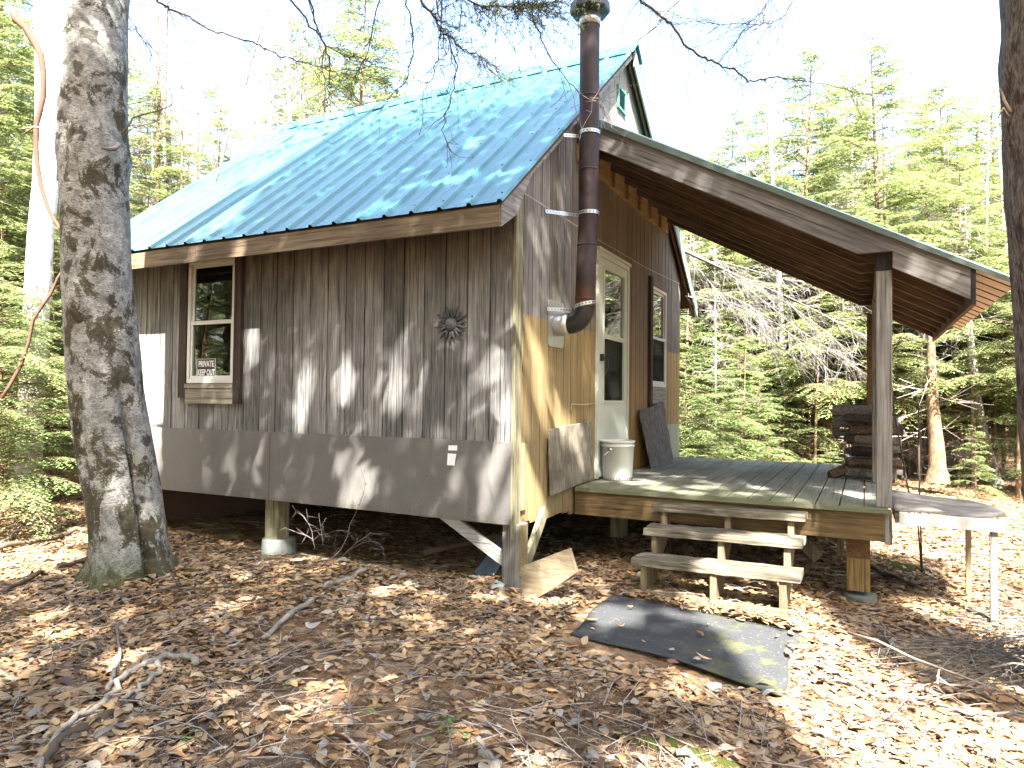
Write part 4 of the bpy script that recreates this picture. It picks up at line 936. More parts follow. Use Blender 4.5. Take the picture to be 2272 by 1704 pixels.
def put(protos, u, depth, H=None, vtop=None, k=None, label=None, group=None, s=1, name=None):
    x, y, z = on_ground(u, depth); p = protos[k if k is not None else rs.randrange(len(protos))]
    h0 = max(v.co.z for v in p.children[0].data.vertices[:100]) if False else PH[p.name.split('.')[0]+str(protos.index(p))]
    if vtop is not None: H = (867-vtop)/1500*depth+1.35
    sc_ = (H/h0) if H else s
    return place(p, x, y, min(sc_, 1.5)*.5+.5*min(1.2, max(sc_, .7)), sz=sc_, label=label, group=group)
PH = {}
for L_, hs in ((HB, (9, 8, 10)), (HS, (3.2, 2.2, 4.2)), (TW, (4.5, 3.4, 6)), (TR_, (11, 9))):
    for i_, (p_, h_) in enumerate(zip(L_, hs)): PH[p_.name.split('.')[0]+str(i_)] = h_
# trees that can be told apart in the photo
put(HB, 1722, 14.5, vtop=110, k=0, label='tall pale green hemlock with ragged top rising above the middle of the porch roof')
put(HB, 1905, 12.5, vtop=60, k=1, label='tallest bluish green hemlock, standing right of the porch post')
put(HB, 1545, 16, vtop=330, k=1, label='small round topped hemlock rising just above the porch roof beside the gable')
put(HB, 2075, 13, vtop=330, k=2, label='thin crowned hemlock between the tallest hemlock and the dark right trunk')
put(HB, 745, 15, vtop=-60, k=0, label='hemlock rising behind the middle of the cabin ridge')
put(HB, -15, 12.5, vtop=-150, k=2, label='large hemlock beside the leaning red stem at the left edge')
put(TR_, 362, 15, vtop=-300, k=0, label='pale slender trunk standing right of the big beech, behind the roof')
for u, d_, vt, k in ((1470, 19, 430, 1), (1610, 20, 380, 0), (1650, 17, 420, 1), (1800, 17, 330, 0), (1845, 17, 350, 1), (1980, 17, 300, 0), (2150, 15, 330, 1), (2190, 18, 260, 0), (2020, 15.5, 420, 1), (1740, 16, 440, 1), (1560, 17, 420, 1),
                     (690, 21, 110, 1), (820, 18, 190, 1), (600, 18, 330, 0), (330, 15, 200, 0), (430, 20, 330, 1), (500, 17, 380, 1), (290, 11.5, 380, 2), (-90, 10, -100, 0), (70, 19, 180, 1), (-110, 14, 0, 0), (150, 24, 200, 0), (1250, 22, 160, 1), (240, 17, 60, 2), (1000, 26, 260, 0), (900, 24, 250, 1)):
    put(HB, u, d_, vtop=vt, k=k)
for u, d_, vt, k in ((1480, 19, 300, 2), (1570, 20, 250, 0), (1640, 19, 230, 1), (1770, 21, 190, 0), (1980, 20, 180, 2), (2060, 18, 150, 0), (2160, 20, 170, 1), (1850, 20, 150, 2), (1500, 15, 470, 0), (1580, 14, 430, 1), (1690, 17, 380, 1), (1760, 15, 330, 2), (1860, 18, 230, 1), (1940, 15, 330, 0), (2040, 15, 260, 1), (2110, 14, 380, 0), (2200, 13, 430, 1), (2250, 15, 250, 2), (1650, 23, 330, 2), (1800, 24, 260, 0), (2000, 24, 220, 1), (2120, 22, 180, 2), (1530, 22, 400, 0),
                     (0, 17, 60, 1), (110, 17, 250, 0), (50, 22, 100, 2), (180, 20, 200, 1), (310, 19, 160, 2), (380, 23, 280, 1), (-60, 18, -100, 0), (470, 24, 200, 0), (560, 25, 260, 1), (640, 24, 60, 2), (780, 23, 120, 0)):
    put(HB, u, d_, vtop=vt, k=k)
for u, d_, H_, k in ((1520, 11, 3.4, 2), (1590, 12.5, 3.6, 2), (1670, 12.4, 3.8, 2), (1730, 13, 4.2, 2), (1800, 12.8, 3.6, 2), (1900, 13, 3.8, 2), (2010, 13.4, 4.2, 2), (2170, 13, 4.2, 2), (2240, 11, 3.8, 2), (110, 9, 2.6, 0), (150, 14, 4, 0), (-40, 8.2, 3.2, 2), (1490, 9.8, 2.4, 1), (1530, 10.6, 1.6, 1), (1570, 9.9, 2.1, 0), (1610, 11.2, 2.2, 0), (1650, 12, 1.4, 1), (1700, 11.5, 3.2, 2), (1760, 12.2, 3.4, 2), (1560, 12.5, 3.8, 2), (1480, 12, 4, 2), (1830, 12.5, 3.6, 2), (1960, 12, 3.6, 2), (2080, 12.6, 3.8, 2),
                     (2150, 11.2, 3.6, 2), (2200, 9.6, 3.4, 2), (2100, 14, 4, 2), (1880, 14, 4, 2), (1640, 14, 4.4, 2), (1790, 9.9, .6, 1), (1500, 9.2, 1.2, 1), (1600, 9.6, .9, 1), (1670, 10.1, .8, 1), (10, 7.4, 2.7, 2), (95, 10.4, 3.6, 2), (60, 9.8, 2.0, 0), (-20, 6.2, 2.2, 0), (130, 12, 3, 2), (30, 13, 3.4, 0), (330, 13, 4.2, 2), (20, 8.6, .9, 1)):
    f_ = 1.32 if 1450 < u < 1760 else 1.12 if u > 1760 else 1.0
    put(HS, u, d_*f_, H=H_*f_, k=k)
for u, d_, H_, k in ((1485, 11.2, 2.1, 0), (1525, 10.9, 1.5, 1), (1560, 11.6, 1.9, 0), (1605, 11.0, 1.3, 1), (1640, 11.8, 1.7, 1), (1590, 12.6, 2.4, 0), (1500, 12.6, 2.8, 0), (1690, 12.4, 1.6, 1), (1735, 12.8, 2.2, 0), (1545, 10.4, .8, 1), (1660, 10.9, .8, 1), (2230, 11.0, 2.2, 0)):
    put(HS, u, d_, H=H_, k=k)      # young firs at the sunny edge right behind the deck
x_, y_, z_ = on_ground(2108, 9.8); place(HS[1], *atg(2165, 1108)[:2], .36, sz=.50, label='little green conifer seedling growing in the open behind the side table', group='')
for i in range(90):      # dead saplings behind the porch and at the left
    u = rs.choice((rs.uniform(1470, 2230), rs.uniform(1470, 2230), rs.uniform(-40, 150))); put(TW, u, rs.uniform(11.5, 20), H=rs.uniform(2.6, 5.5))
for i in range(84):
    u = rs.choice((rs.uniform(1460, 2260), rs.uniform(-120, 700), rs.uniform(-60, 420))); put(TR_, u, rs.uniform(13, 30), H=rs.uniform(6, 11) if u > 1000 else rs.uniform(8, 13))
# forest all around, also beside and behind the camera where windows reflect it
ring_n = 0; rs2 = random.Random(8)
while ring_n < 74:
    a = rs2.uniform(0, 6.283); r_ = rs2.uniform(15, 38); x, y = r_*math.cos(a), r_*math.sin(a)+1
    vx, vy = x-CP[0], y-CP[1]; dep = vx*_F[0]+vy*_F[1]; lat = vx*_R[0]+vy*_R[1]
    if dep > 0 and abs(lat) < dep*.8 and r_ < 21: continue
    p = rs2.choice(HB+HB+TR_+[HS[2]]); place(p, x, y, rs2.uniform(.8, 1.15)); ring_n += 1
for x, y, p, s_ in ((7.5, 5.0, HB[1], .75), (8.5, 8.0, HB[0], .8), (7.2, 10.5, HS[2], 1.1), (9.5, 3.2, HB[2], .8), (-9, -6, HB[0], .9), (-7.5, -9, TR_[0], 1), (-10.5, -3.5, HB[1], 1), (-8, -11, HB[2], 1), (10.5, 6, HB[0], 1), (8.2, 6.4, HS[0], 1.2), (6.4, 8.4, HS[2], .9), (-6, -10.5, HB[1], .9), (-12, -8, HB[2], 1)):
    place(p, x, y, s_)

# ------------------------------------------------------------------ the big mottled beech in front
def swept(rows, depth, n, disp, groove=None, name='trunk', mat='beech', zext=None):
    """rows: (v, u_left, u_right) in view pixels; builds a trunk of real rings at the given depth"""
    rings = []
    for v, ul, ur in rows:
        c = at((ul+ur)/2*1.027125, v*1.027125, depth); r = (ur-ul)/2*1.027125/FPX*depth; rings.append((c, r))
    # resample
    zs = np.array([c[2] for c, r in rings])[::-1]; cs = np.array([c for c, r in rings])[::-1]; rs_ = np.array([r for c, r in rings])[::-1]
    Z = np.linspace(zs[0], zs[-1], 90); V = []
    for z in Z:
        c = np.array([np.interp(z, zs, cs[:, i]) for i in range(3)]); r = np.interp(z, zs, rs_)
        for k in range(n):
            a = 2*math.pi*k/n; ca, sa = math.cos(a), math.sin(a)
            f = 1+disp*(float(vnoise(ca*1.3+7+z*.4, sa*1.3+z*.9, 2.0))*1.2+.35*float(vnoise(a*3.0, z*6, 1.0)) if True else 0)
            if groove: f *= 1-groove(a, z)
            V.append((c[0]+r*f*ca, c[1]+r*f*sa, z))
    N_ = len(Z); F_ = [(i*n+k, i*n+(k+1) % n, (i+1)*n+(k+1) % n, (i+1)*n+k) for i in range(N_-1) for k in range(n)]
    return V, F_, Z, zs, cs, rs_
rows = [(-1500, 590, 668), (-1100, 495, 582), (-700, 370, 470), (-300, 222, 338), (0, 137, 268), (200, 135, 265), (300, 133, 268), (335, 131, 277), (390, 137, 268), (600, 143, 278), (700, 147, 286), (830, 157, 301), (950, 171, 320), (1050, 188, 338), (1130, 201, 350), (1180, 203, 356), (1215, 194, 370), (1245, 178, 392), (1275, 150, 425)]
_bc = at(285*1.027, 1000, 4.84); ca_dir = math.atan2(CP[1]-_bc[1], CP[0]-_bc[0])      # direction from trunk to camera
def groove(a, z):
    da = (a-(ca_dir+.42)+math.pi) % (2*math.pi)-math.pi
    k = 1/(1+math.exp((z-.88)*9)); root = max(0, (-.18-z)/.25)
    return k*.30*math.exp(-(da/.075)**2) + k*.10*math.exp(-(da/.35)**2) - root*.10*math.sin(a*5+1)
V, F_, Z, *_b = swept(rows, 4.84, 110, .07, groove)
bt = empty('beech_tree', tuple(at(285*1.027, 1250*1.027, 4.84)), 'big mottled beech tree with a forked, mossy base in front of the cabin', 'tree')
me = bigmesh('trunk', np.array(V), np.array(F_), M['beech'], True); link('trunk', me, bt)
def stub(pts, rr_, mat, lab=None, parent=bt, name='branch_stub'):
    m = MB(); m.tube(pts, rr_, 8); m.build(name, M[mat], parent, lab)
q = lambda u, v, d: tuple(at(u, v, d))
stub([q(262, 322, 4.66), q(255, 330, 4.60), q(240, 331, 4.57), q(224, 328, 4.55)], [.02, .016, .013, .006], 'stick')
stub([q(188, 725, 4.68), q(172, 705, 4.60), q(160, 690, 4.56), q(155, 683, 4.54)], [.030, .024, .017, .008], 'dark_stick')
stub([q(132, 302, 4.8), q(118, 290, 4.8), q(98, 284, 4.82), q(75, 282, 4.84), q(45, 286, 4.86)], [.016, .012, .009, .007, .003], 'birch_stick', name='bare_limb')
stub([q(72, 284, 4.84), q(60, 292, 4.86), q(46, 302, 4.87)], [.006, .005, .002], 'dark_stick', name='bare_limb')
stub([q(150, 330, 4.85), q(132, 380, 4.8), q(128, 400, 4.78)], [.02, .02, .01], 'beech')
for pts, r0 in (([(272, 295), (290, 272), (294, 262), (318, 254), (350, 246), (378, 235), (384, 225), (372, 180)], .008), ([(275, 300), (295, 284), (340, 272), (352, 268)], .004), ([(140, 165), (180, 190), (240, 215), (285, 232), (322, 225), (355, 247)], .0035)):
    stub([q(u, v, 4.7+.01*i) for i, (u, v) in enumerate(pts)], list(np.linspace(r0, .002, len(pts))), 'stick', name='bare_limb')
# leafless crown of the beech, above the picture
rr = np.random.default_rng(77); p0 = []; p1 = []; r0 = []
tipc = np.array(at(629*1.027, -1500*1.027, 4.84))
def grow(p, d, L, r, lvl):
    k = 4; prev = p
    for j in range(k):
        nx_ = prev+d*L/k; p0.append(prev); p1.append(nx_); r0.append(r*(1-j/k*.5)); d = d+rr.normal(0, .13, 3); d /= np.linalg.norm(d); prev = nx_
        if lvl < 2:
            for _ in range(2 if lvl else 1): dd = d+rr.normal(0, .75, 3); dd[2] = abs(dd[2])*.6; dd /= np.linalg.norm(dd); grow(nx_, dd, L*.52, r*.42, lvl+1)
for k in range(6):
    a = k*1.05+.4; grow(tipc-np.array([0, 0, .15*k]), np.array([math.cos(a)*.8, math.sin(a)*.8, .65]), 2.6, .045, 0)
keep = [i for i, (a_, b_) in enumerate(zip(p0, p1)) if max(a_[2], b_[2]) > 3.9]
v_, f_ = tubes_np([p0[i] for i in keep], [p1[i] for i in keep], np.array([r0[i] for i in keep]), np.array([r0[i] for i in keep])*.75, 4)
link('limbs', bigmesh('limbs', v_, f_, M['bark_grey']), bt)
# dark rough trunk at the right edge
rowsr = [(-900, 2172, 2340), (0, 2176, 2350), (60, 2178, 2352), (130, 2172, 2352), (200, 2180, 2356), (330, 2186, 2360), (450, 2192, 2366), (600, 2204, 2378), (750, 2216, 2392), (900, 2222, 2410), (1300, 2255, 2450), (1700, 2270, 2500)]
V, F_, Z, *_b = swept(rowsr, 3.3, 90, .10)
rt = empty('rough_tree', (float(at(2480, 1746, 3.3)[0]), float(at(2480, 1746, 3.3)[1]), -.5), 'dark rough barked tree trunk at the right edge of the photo', 'tree')
link('trunk', bigmesh('trunk', np.array(V), np.array(F_), M['bark_dark'], True), rt)
stub([q(2240, 250, 3.2), q(2228, 225, 3.22), q(2222, 205, 3.24), q(2218, 196, 3.25)], [.012, .009, .006, .003], 'dark_stick', parent=rt)
stub([q(2238, 262, 3.2), q(2226, 240, 3.2), q(2214, 262, 3.2)], [.008, .006, .003], 'dark_stick', parent=rt)
# birch at the left
rowsb = [(-900, 88, 128), (0, 78, 131), (200, 82, 134), (400, 74, 124), (500, 64, 112), (600, 58, 108), (800, 46, 94), (950, 40, 88), (1030, 36, 88), (1062, 28, 98), (1080, 22, 106)]
V, F_, Z, *_b = swept(rowsb, 8.95, 24, .05)
bb = empty('birch_tree', tuple(at(66*1.027, 1065*1.027, 8.95)), 'white birch trunk standing left of the big beech', 'tree')
link('trunk', bigmesh('trunk', np.array(V), np.array(F_), M['birch'], True), bb)
b2_, f2_ = [], []
m = MB(); pts = [(28, 25), (34, 42), (55, 60), (78, 98), (88, 118), (94, 160), (93, 210), (84, 250), (79, 268), (78, 320), (80, 350), (88, 400), (97, 430), (105, 452), (118, 476), (134, 500), (150, 522)]
m.tube([at(u*1.027, v*1.027, 6.4) for u, v in pts], list(np.linspace(.034, .014, len(pts))), 8); tag(m.build('crooked_sapling', M['reddish_stem']), 'crooked reddish brown stem curving down in front of the white birch', 'stem')
m = MB(); pts = [(150, 560), (125, 600), (110, 635), (92, 660), (72, 690), (62, 740), (45, 790), (20, 835), (-10, 880)]
m.tube([at(u*1.027, v*1.027, 6.0) for u, v in pts], list(np.linspace(.010, .017, len(pts))), 7); tag(m.build('bowing_sapling', M['reddish_stem']), 'thin reddish stem bowing down to the left edge across the birch', 'stem')
for (u0, v0, u1, v1, dep, w_, mat, lab) in ((604, -20, 474, 372, 7.5, .016, 'bark_grey', 'thin lichen covered pole leaning above the far end of the roof'), (1515, -15, 1372, 100, 8.2, .03, 'bark_grey', 'grey branch slanting up behind the cabin ridge'),
                                            (1435*1.027, -40, 1340*1.027, 110, 9, .02, 'bark_grey', None)):
    if lab is None: continue
    m = MB(); a_, b_ = at(u0, v0, dep), at(u1, v1+40, dep); n_ = 9
    m.tube([a_+(b_-a_)*i/n_+np.array([.02*math.sin(i*1.7), 0, .02*math.cos(i)]) for i in range(n_+1)], [w_*(.8+.3*math.sin(i*2)) for i in range(n_+1)], 6); tag(m.build('leaning_pole', M[mat]), lab, 'pole')
# two short trunks behind the porch
def bgtrunk(rows_, depth, mat, name, lab, n=14):
    V, F_, Z, zs, cs, r_ = swept(rows_, depth, n, .12); t = empty(name, (float(cs[0][0]), float(cs[0][1]), float(cs[0][2])), lab, 'tree'); link('trunk', bigmesh('trunk', np.array(V), np.array(F_), M[mat], True), t)
    rr = np.random.default_rng(int(rows_[0][1])); a0 = []; a1 = []
    for k in range(26):
        z = rr.uniform(zs[0]+.3, zs[-1]); c = np.array([np.interp(z, zs, cs[:, i]) for i in range(3)]); a = rr.random()*6.28; L = rr.uniform(.25, .8)
        e = c+np.array([math.cos(a)*L, math.sin(a)*L, rr.uniform(-.3, .15)]); a0.append(c); a1.append(e)
        for q_ in range(3): a0.append(c*.5+e*.5); a1.append(e+rr.normal(0, .13, 3))
    v_, f_ = tubes_np(a0, a1, .006, .002); link('dead_twigs', bigmesh('dead_twigs', v_, f_, M['twig_pale']), t)
bgtrunk([(560, 2003, 2012), (760, 2003, 2020), (870, 2003, 2026), (950, 2008, 2036), (1010, 2008, 2042), (1042, 2000, 2050)], 10.9, 'bark_brown', 'hemlock_trunk_tree', 'stout brown trunk standing behind the side table')
bgtrunk([(600, 2078, 2084), (700, 2085, 2098), (880, 2106, 2122), (950, 2118, 2136), (1030, 2140, 2160), (1050, 2138, 2166)], 12.2, 'bark_grey', 'leaning_tree', 'grey trunk leaning left behind the little conifer seedling', 10)
bgtrunk([(780, 1848, 1862), (880, 1836, 1852), (960, 1816, 1834), (1000, 1806, 1828)], 15, 'birch', 'leaning_birch', 'short white birch pole leaning right behind the firewood stack', 8)
bgtrunk([(-300, 1870, 1892), (500, 1872, 1898), (820, 1776, 1800), (900, 1774, 1800), (990, 1770, 1808)][2:], 13, 'bark_brown', 'short_trunk', 'reddish brown trunk in the shade left of the firewood stack', 10)
# fallen dead hemlock with silvery branches
dt = empty('dead_hemlock', (-.6, 9.2, .2), 'silvery dead hemlock top with fine drooping branches behind the porch', 'dead tree')
mains = [[(1480, 545), (1600, 598), (1700, 640), (1800, 690), (1872, 728)], [(1540, 560), (1640, 588), (1720, 606), (1820, 622), (1885, 640)], [(1480, 640), (1580, 655), (1680, 700), (1750, 755), (1790, 800)], [(1560, 580), (1650, 650), (1730, 715), (1800, 760), (1860, 800)], [(1490, 560), (1560, 640), (1620, 700), (1700, 760)], [(1478, 630), (1560, 632), (1620, 660), (1660, 700)], [(1600, 600), (1700, 655), (1790, 720), (1840, 770)]]
p0 = []; p1 = []; r0 = []; rr = np.random.default_rng(5)
for mi, mn in enumerate(mains):
    P_ = [at(u*1.027, v*1.027, 8.6+.25*mi) for u, v in mn]
    for a_, b_ in zip(P_[:-1], P_[1:]):
        p0.append(a_); p1.append(b_); r0.append(.011); d_ = b_-a_
        for k in range(17):
            c = a_+d_*rr.random(); e = c+d_*rr.uniform(.12, .5)+np.array([0, 0, -abs(rr.normal(0, .14))])+rr.normal(0, .09, 3); p0.append(c); p1.append(e); r0.append(.0032)
            for _ in range(2): p0.append(c+(e-c)*rr.uniform(.3, .8)); p1.append(e+rr.normal(0, .07, 3)+d_*.08+np.array([0, 0, -.04])); r0.append(.0025)
v_, f_ = tubes_np(p0, p1, np.array(r0), np.array(r0)*.5); link('branches', bigmesh('branches', v_, f_, M['twig_bright']), dt)
m = MB(); a_ = at(1300*1.027, 470*1.027, 9.3); b_ = at(1600*1.027, 600*1.027, 9.0); m.tube([a_, (a_+b_)/2+np.array([0, 0, .05]), b_], [.05, .035, .012], 8); m.build('trunk', M['bark_grey'], dt)

# ------------------------------------------------------------------ branches hanging into the top of the picture
def hanging(pts, depth, r0, lab, seed, twigs=10, mat='twig_dark', needles=0, tl=.16):
    rr = np.random.default_rng(seed); P_ = [np.array(at(u, v, depth+.015*i)) for i, (u, v) in enumerate(pts)]
    first = P_[0]+(P_[0]-P_[1])*2+np.array([0, 0, .35]); P_ = [first]+P_
    m = MB(); S_ = []
    for i in range(len(P_)-1):
        for k in range(4): S_.append(P_[i]+(P_[i+1]-P_[i])*k/4+rr.normal(0, .004, 3))
    S_.append(P_[-1]); m.tube(S_, list(np.linspace(r0, .0015, len(S_))), 6)
    o = tag(m.build('overhanging_branch', M[mat]), lab, 'branch')
    a0 = []; a1 = []; ar = []
    for k in range(twigs*5):
        i = rr.integers(4, len(S_)-1); c = S_[i]; d_ = S_[i+1]-S_[i-1]; d_ /= np.linalg.norm(d_)+1e-9; L = tl*rr.uniform(.3, 1.6)
        d2 = d_+rr.normal(0, .7, 3); d2[2] -= .25; d2 /= np.linalg.norm(d2); prev = c
        for j in range(4):
            e = prev+d2*L/4; a0.append(prev); a1.append(e); ar.append(.0016*(1-j*.15)); prev = e; d2 = d2+rr.normal(0, .3, 3); d2 /= np.linalg.norm(d2)
            if rr.random() < .5: a0.append(prev); a1.append(prev+rr.normal(0, .025, 3)); ar.append(.001)
    v_, f_ = tubes_np(a0, a1, np.array(ar), np.array(ar)*.7); link('twigs', bigmesh('twigs', v_, f_, M[mat]), o)
    if needles:
        a0 = np.array(a0); a1 = np.array(a1); idx = rr.integers(0, len(a0), needles); c = a0[idx]+(a1[idx]-a0[idx])*rr.random((needles, 1)); d_ = rr.normal(0, 1, (needles, 3)); d_ /= np.linalg.norm(d_, axis=1, keepdims=True)
        b_ = np.cross(d_, [0, 0, 1.]); b_ /= np.linalg.norm(b_, axis=1, keepdims=True)+1e-9; L = .016; V = np.stack([c, c+d_*L*.5+b_*.0016, c+d_*L, c+d_*L*.5-b_*.0016], 1).reshape(-1, 3)
        link('needles', bigmesh('needles', V, np.arange(len(V)).reshape(-1, 4), M['needles']), o)
    return o
c7 = lambda L: [(380+a/2.765, b/2.765) for a, b in L]
c6 = lambda L: [(1380+a/2.48, b/2.48) for a, b in L]
hanging(c7([(-80, 10), (0, 55), (140, 125), (250, 190), (380, 220), (500, 255), (590, 305), (680, 345), (800, 380), (960, 425), (1100, 430), (1160, 430)]), 3.2, .006, 'long bare branch sweeping from the beech across the sky to the roof', 1, 8)
hanging(c7([(735, 0), (830, 120), (940, 270), (975, 380), (968, 480), (965, 600), (945, 660)]), 3.0, .0055, 'forked bare branch hanging just left of the roof middle', 2, 5)
hanging(c7([(855, 0), (870, 90), (900, 190), (945, 285), (930, 400), (945, 560), (930, 720)]), 3.05, .0045, 'bare branch crossing the forked one and ending above the roof', 3, 4)
hanging(c7([(940, 280), (1050, 330), (1160, 360), (1290, 390)]), 3.1, .003, 'thin side branch running right toward the ridge', 33, 4)
hanging(c7([(1275, 0), (1240, 150), (1200, 340), (1150, 430), (1105, 500), (1110, 560)]), 3.2, .0035, 'slender bare branch drooping over the green trees behind the ridge', 4, 4)
hanging(c7([(1440, 0), (1465, 90), (1490, 200), (1485, 340), (1430, 500), (1350, 590), (1300, 650)]), 2.9, .0038, 'thin bare branch drooping onto the ridge line', 5, 5)
hanging(c7([(1500, -40), (1560, 40), (1620, 110), (1650, 190), (1710, 230), (1790, 300), (1860, 325), (1900, 345), (1960, 380), (2010, 440)]), 2.8, .0065, 'dark needle tipped branch hanging over the ridge left of the stovepipe', 6, 12, needles=1500)
hanging(c7([(1640, 90), (1700, 220), (1755, 400), (1735, 540), (1690, 680), (1660, 800), (1720, 940)]), 2.8, .0036, 'long twig dangling down over the blue roof', 7, 4)
hanging(c7([(1645, 190), (1640, 370), (1600, 470), (1550, 560), (1520, 830)]), 2.85, .0026, 'shorter twig dangling beside the long one over the roof', 8, 3)
hanging([(960, -20), (1050, 8), (1120, 16), (1180, 14), (1240, 0)], 2.6, .005, 'needle covered branch along the top edge left of the chimney cap', 9, 20, needles=4200, tl=.2)
hanging([(1170, -20), (1190, 60), (1215, 120), (1260, 180), (1300, 215), (1330, 225)], 2.7, .0035, 'bare twig crossing the stovepipe below its cap', 10, 5)
hanging(c6([(90, -30), (115, 10), (200, 75), (270, 140), (340, 240), (440, 320), (500, 340), (555, 370), (620, 385), (690, 450), (760, 440), (810, 428), (860, 428), (960, 440), (1060, 450), (1220, 485), (1290, 515), (1480, 520)]), 3.3, .0072, 'longest bare branch arching across the white sky right of the chimney', 11, 16, tl=.26)
hanging(c6([(960, -30), (900, 80), (820, 130), (740, 130), (600, 135), (480, 125), (380, 118), (290, 130)]), 3.6, .003, 'faint twiggy branch above the long arching branch', 12, 12, tl=.25)
hanging(c6([(820, -30), (760, 70), (690, 140), (620, 230), (540, 330)]), 3.5, .0028, 'fine twig slanting down to the long arching branch', 13, 7, tl=.22)
hanging([(250, -20), (300, 60), (330, 110), (350, 160), (345, 250)], 4.5, .003, 'fine bare twig in the white sky right of the beech', 14, 6)

# ------------------------------------------------------------------ unseen trees added behind the camera, crowns shaped to shade the clearing
BL = np.array([(-3.80, -.6), (-3.78, .1), (-3.86, .5), (-4.08, 1.08), (-3.65, 1.4), (-4.08, 2.4), (-4.34, 3.27), (-4.65, 4.29), (-4.80, 5.2)])
def inpoly(a, b, poly):
    r = np.zeros(a.shape, bool); n = len(poly); j = n-1
    for i in range(n):
        xi, yi = poly[i]; xj, yj = poly[j]; c = ((yi > b) != (yj > b)) & (a < (xj-xi)*(b-yi)/(yj-yi+1e-12)+xi); r ^= c; j = i
    return r
LIT = [(1.21, .13), (1.71, -.72), (2.12, -1.49), (2.7, -2.4), (3.7, -2.3), (3.35, -1.2), (2.75, -.8), (2.42, -.34), (2.15, .6), (2.12, 1.2), (1.75, 1.2), (1.55, .9), (1.25, .6)]
def wall(x, z, r, k=.75, e=2.2): return (x-SUN[0]*z, .72*z, r*.92, k*.85, e)
def gab(y, z, r, k=.6, e=3.0): return (-SUN[0]*z, y+.72*z, r, k, e)
GAPS = [(.53, -.38, .16, .95, 1), (.98, -.50, .20, .95, 1), (.15, -.55, .12, .7, 1), (-.51, -.83, .10, .8, 1), (-.12, -.74, .10, .8, 1), (-2.17, -.33, .14, .9, 1), (-1.57, -.46, .13, .9, 1), (-4.07, -1.0, .45, .95, 1), (-3.36, -1.56, .38, .9, 1), (-.9, -2.44, .12, .8, 1), (-.1, -.2, .12, .8, 1), (.35, -.15, .12, .8, 1), (-1.5, -1.9, .10, .7, 1), (-1.9, -2.2, .12, .7, 1), (-1.1, -1.5, .1, .6, 1), (1.3, -2.3, .12, .8, 1),
        (-2.05, 2.9, .07, .95, 3), (-.3, 3.6, .10, .5, 1), (2.0, 1.9, .2, .6, 1), (2.9, .9, .25, .7, 1), (3.3, .2, .25, .6, 1), (3.1, -.5, .15, .6, 1),
        wall(-1.25, .22, .075), wall(-1.55, .30, .06, .5), wall(-2.42, .28, .055), wall(-.42, .28, .05), wall(-.22, .18, .06), wall(-.12, .40, .07), wall(-1.35, .45, .06, .5), wall(-1.5, .98, .07), wall(-2.52, 1.36, .08), wall(-2.6, .95, .03), wall(-1.0, .95, .09, .55), wall(-.15, 1.1, .06, .6), wall(-.05, .8, .05, .6), wall(-.95, 1.2, .06, .4), wall(-.6, .62, .05, .5), wall(-1.9, .65, .05, .4),
        gab(.12, .9, .05), gab(.2, .3, .06), gab(.33, 1.25, .05), gab(.5, .95, .06), gab(.3, .0, .05), gab(.78, .85, .04), gab(.9, .55, .05), gab(1.1, .5, .05), gab(1.25, .45, .05), gab(.06, 1.3, .035), gab(.45, .1, .05),
        (.6, 1.5, .13, .8, 1), (.95, 1.75, .15, .7, 1), (1.25, 1.45, .14, .8, 1), (.3, 1.75, .1, .7, 1), (1.55, 1.7, .14, .7, 1), (1.8, 1.45, .15, .8, 1), (.9, 1.35, .1, .7, 1), (1.35, 2.0, .12, .6, 1)]
def density(a, b):
    d = np.full(a.shape, .965); n1 = np.array(vnoise(a, b, 2.3))+.5*np.array(vnoise(a+9, b, 6.1)); d -= np.clip(n1-.26, 0, .6)*np.where(b > 1.9, .25, 1.0)
    bl = np.interp(b, BL[:, 1], BL[:, 0]); side = np.clip((bl+.06-a)/.12, 0, 1); side = np.where(b < -.6, np.clip((-4.6-a)/.3, 0, 1)*.8, side); sp_ = .03+.30*(np.array(vnoise(a, b, 5.0)) > .20)
    d = d*(1-side)+side*np.where(b > 1.2, sp_, .02)
    d = np.where(inpoly(a, b, LIT), .04+.5*(np.array(vnoise(a+3, b+5, 4.0)) > .33), d)
    for x, y, r, k, e in GAPS:     # gaps are drawn out along the sun's track on upright walls
        u = (a-x)*.504-(b-y)*.864; v = (a-x)*.864+(b-y)*.504; q2 = (v/r)**2+(u/(r*e))**2; d = d*(1-k*np.clip(1.6-q2, 0, 1))
    d = np.where(a > 3.0, np.minimum(d, .45), d); d = np.where(b > 4.0, d*np.clip(1-(b-4)*.45, .1, 1)*np.where(a > -1.0, .6, 1), d)
    d = np.where((a > 2.2) & (b > 2.6), 0, d)
    return np.clip(d, 0, .97)
rr = np.random.default_rng(99); Nc = 150000
a = rr.uniform(-6.0, 4.8, Nc); b = rr.uniform(-4.6, 6.4, Nc); dd = density(a, b); cover = -np.log(1-dd)            # leaf layers needed for that cover
area = 10.8*11.0; leafA = .0034; want = area*3.4/leafA; keep = rr.random(Nc) < cover/3.6*(want/Nc if want < Nc else 1)
a, b = a[keep], b[keep]; h = 11.5+1.6*rr.normal(0, 1, len(a)).clip(-1.3, 2.2)
P = np.stack([a+SUN[0]*h, b-.72*h, h], 1)
rel = P-CP; dz_ = rel@_F; uu = 1136+FPX*(rel@_r)/np.maximum(dz_, .01); vv = 852-FPX*(rel@_u)/np.maximum(dz_, .01)
ok = ~((dz_ > 0) & (uu > -150) & (uu < 2420) & (vv > -120) & (vv < 1850)); P = P[ok]
TK = [(5.4, -10.2), (3.0, -9.6), (6.6, -7.0)]
own = np.argmin(np.stack([np.hypot(P[:, 0]-x, P[:, 1]-y) for x, y in TK]), 0)
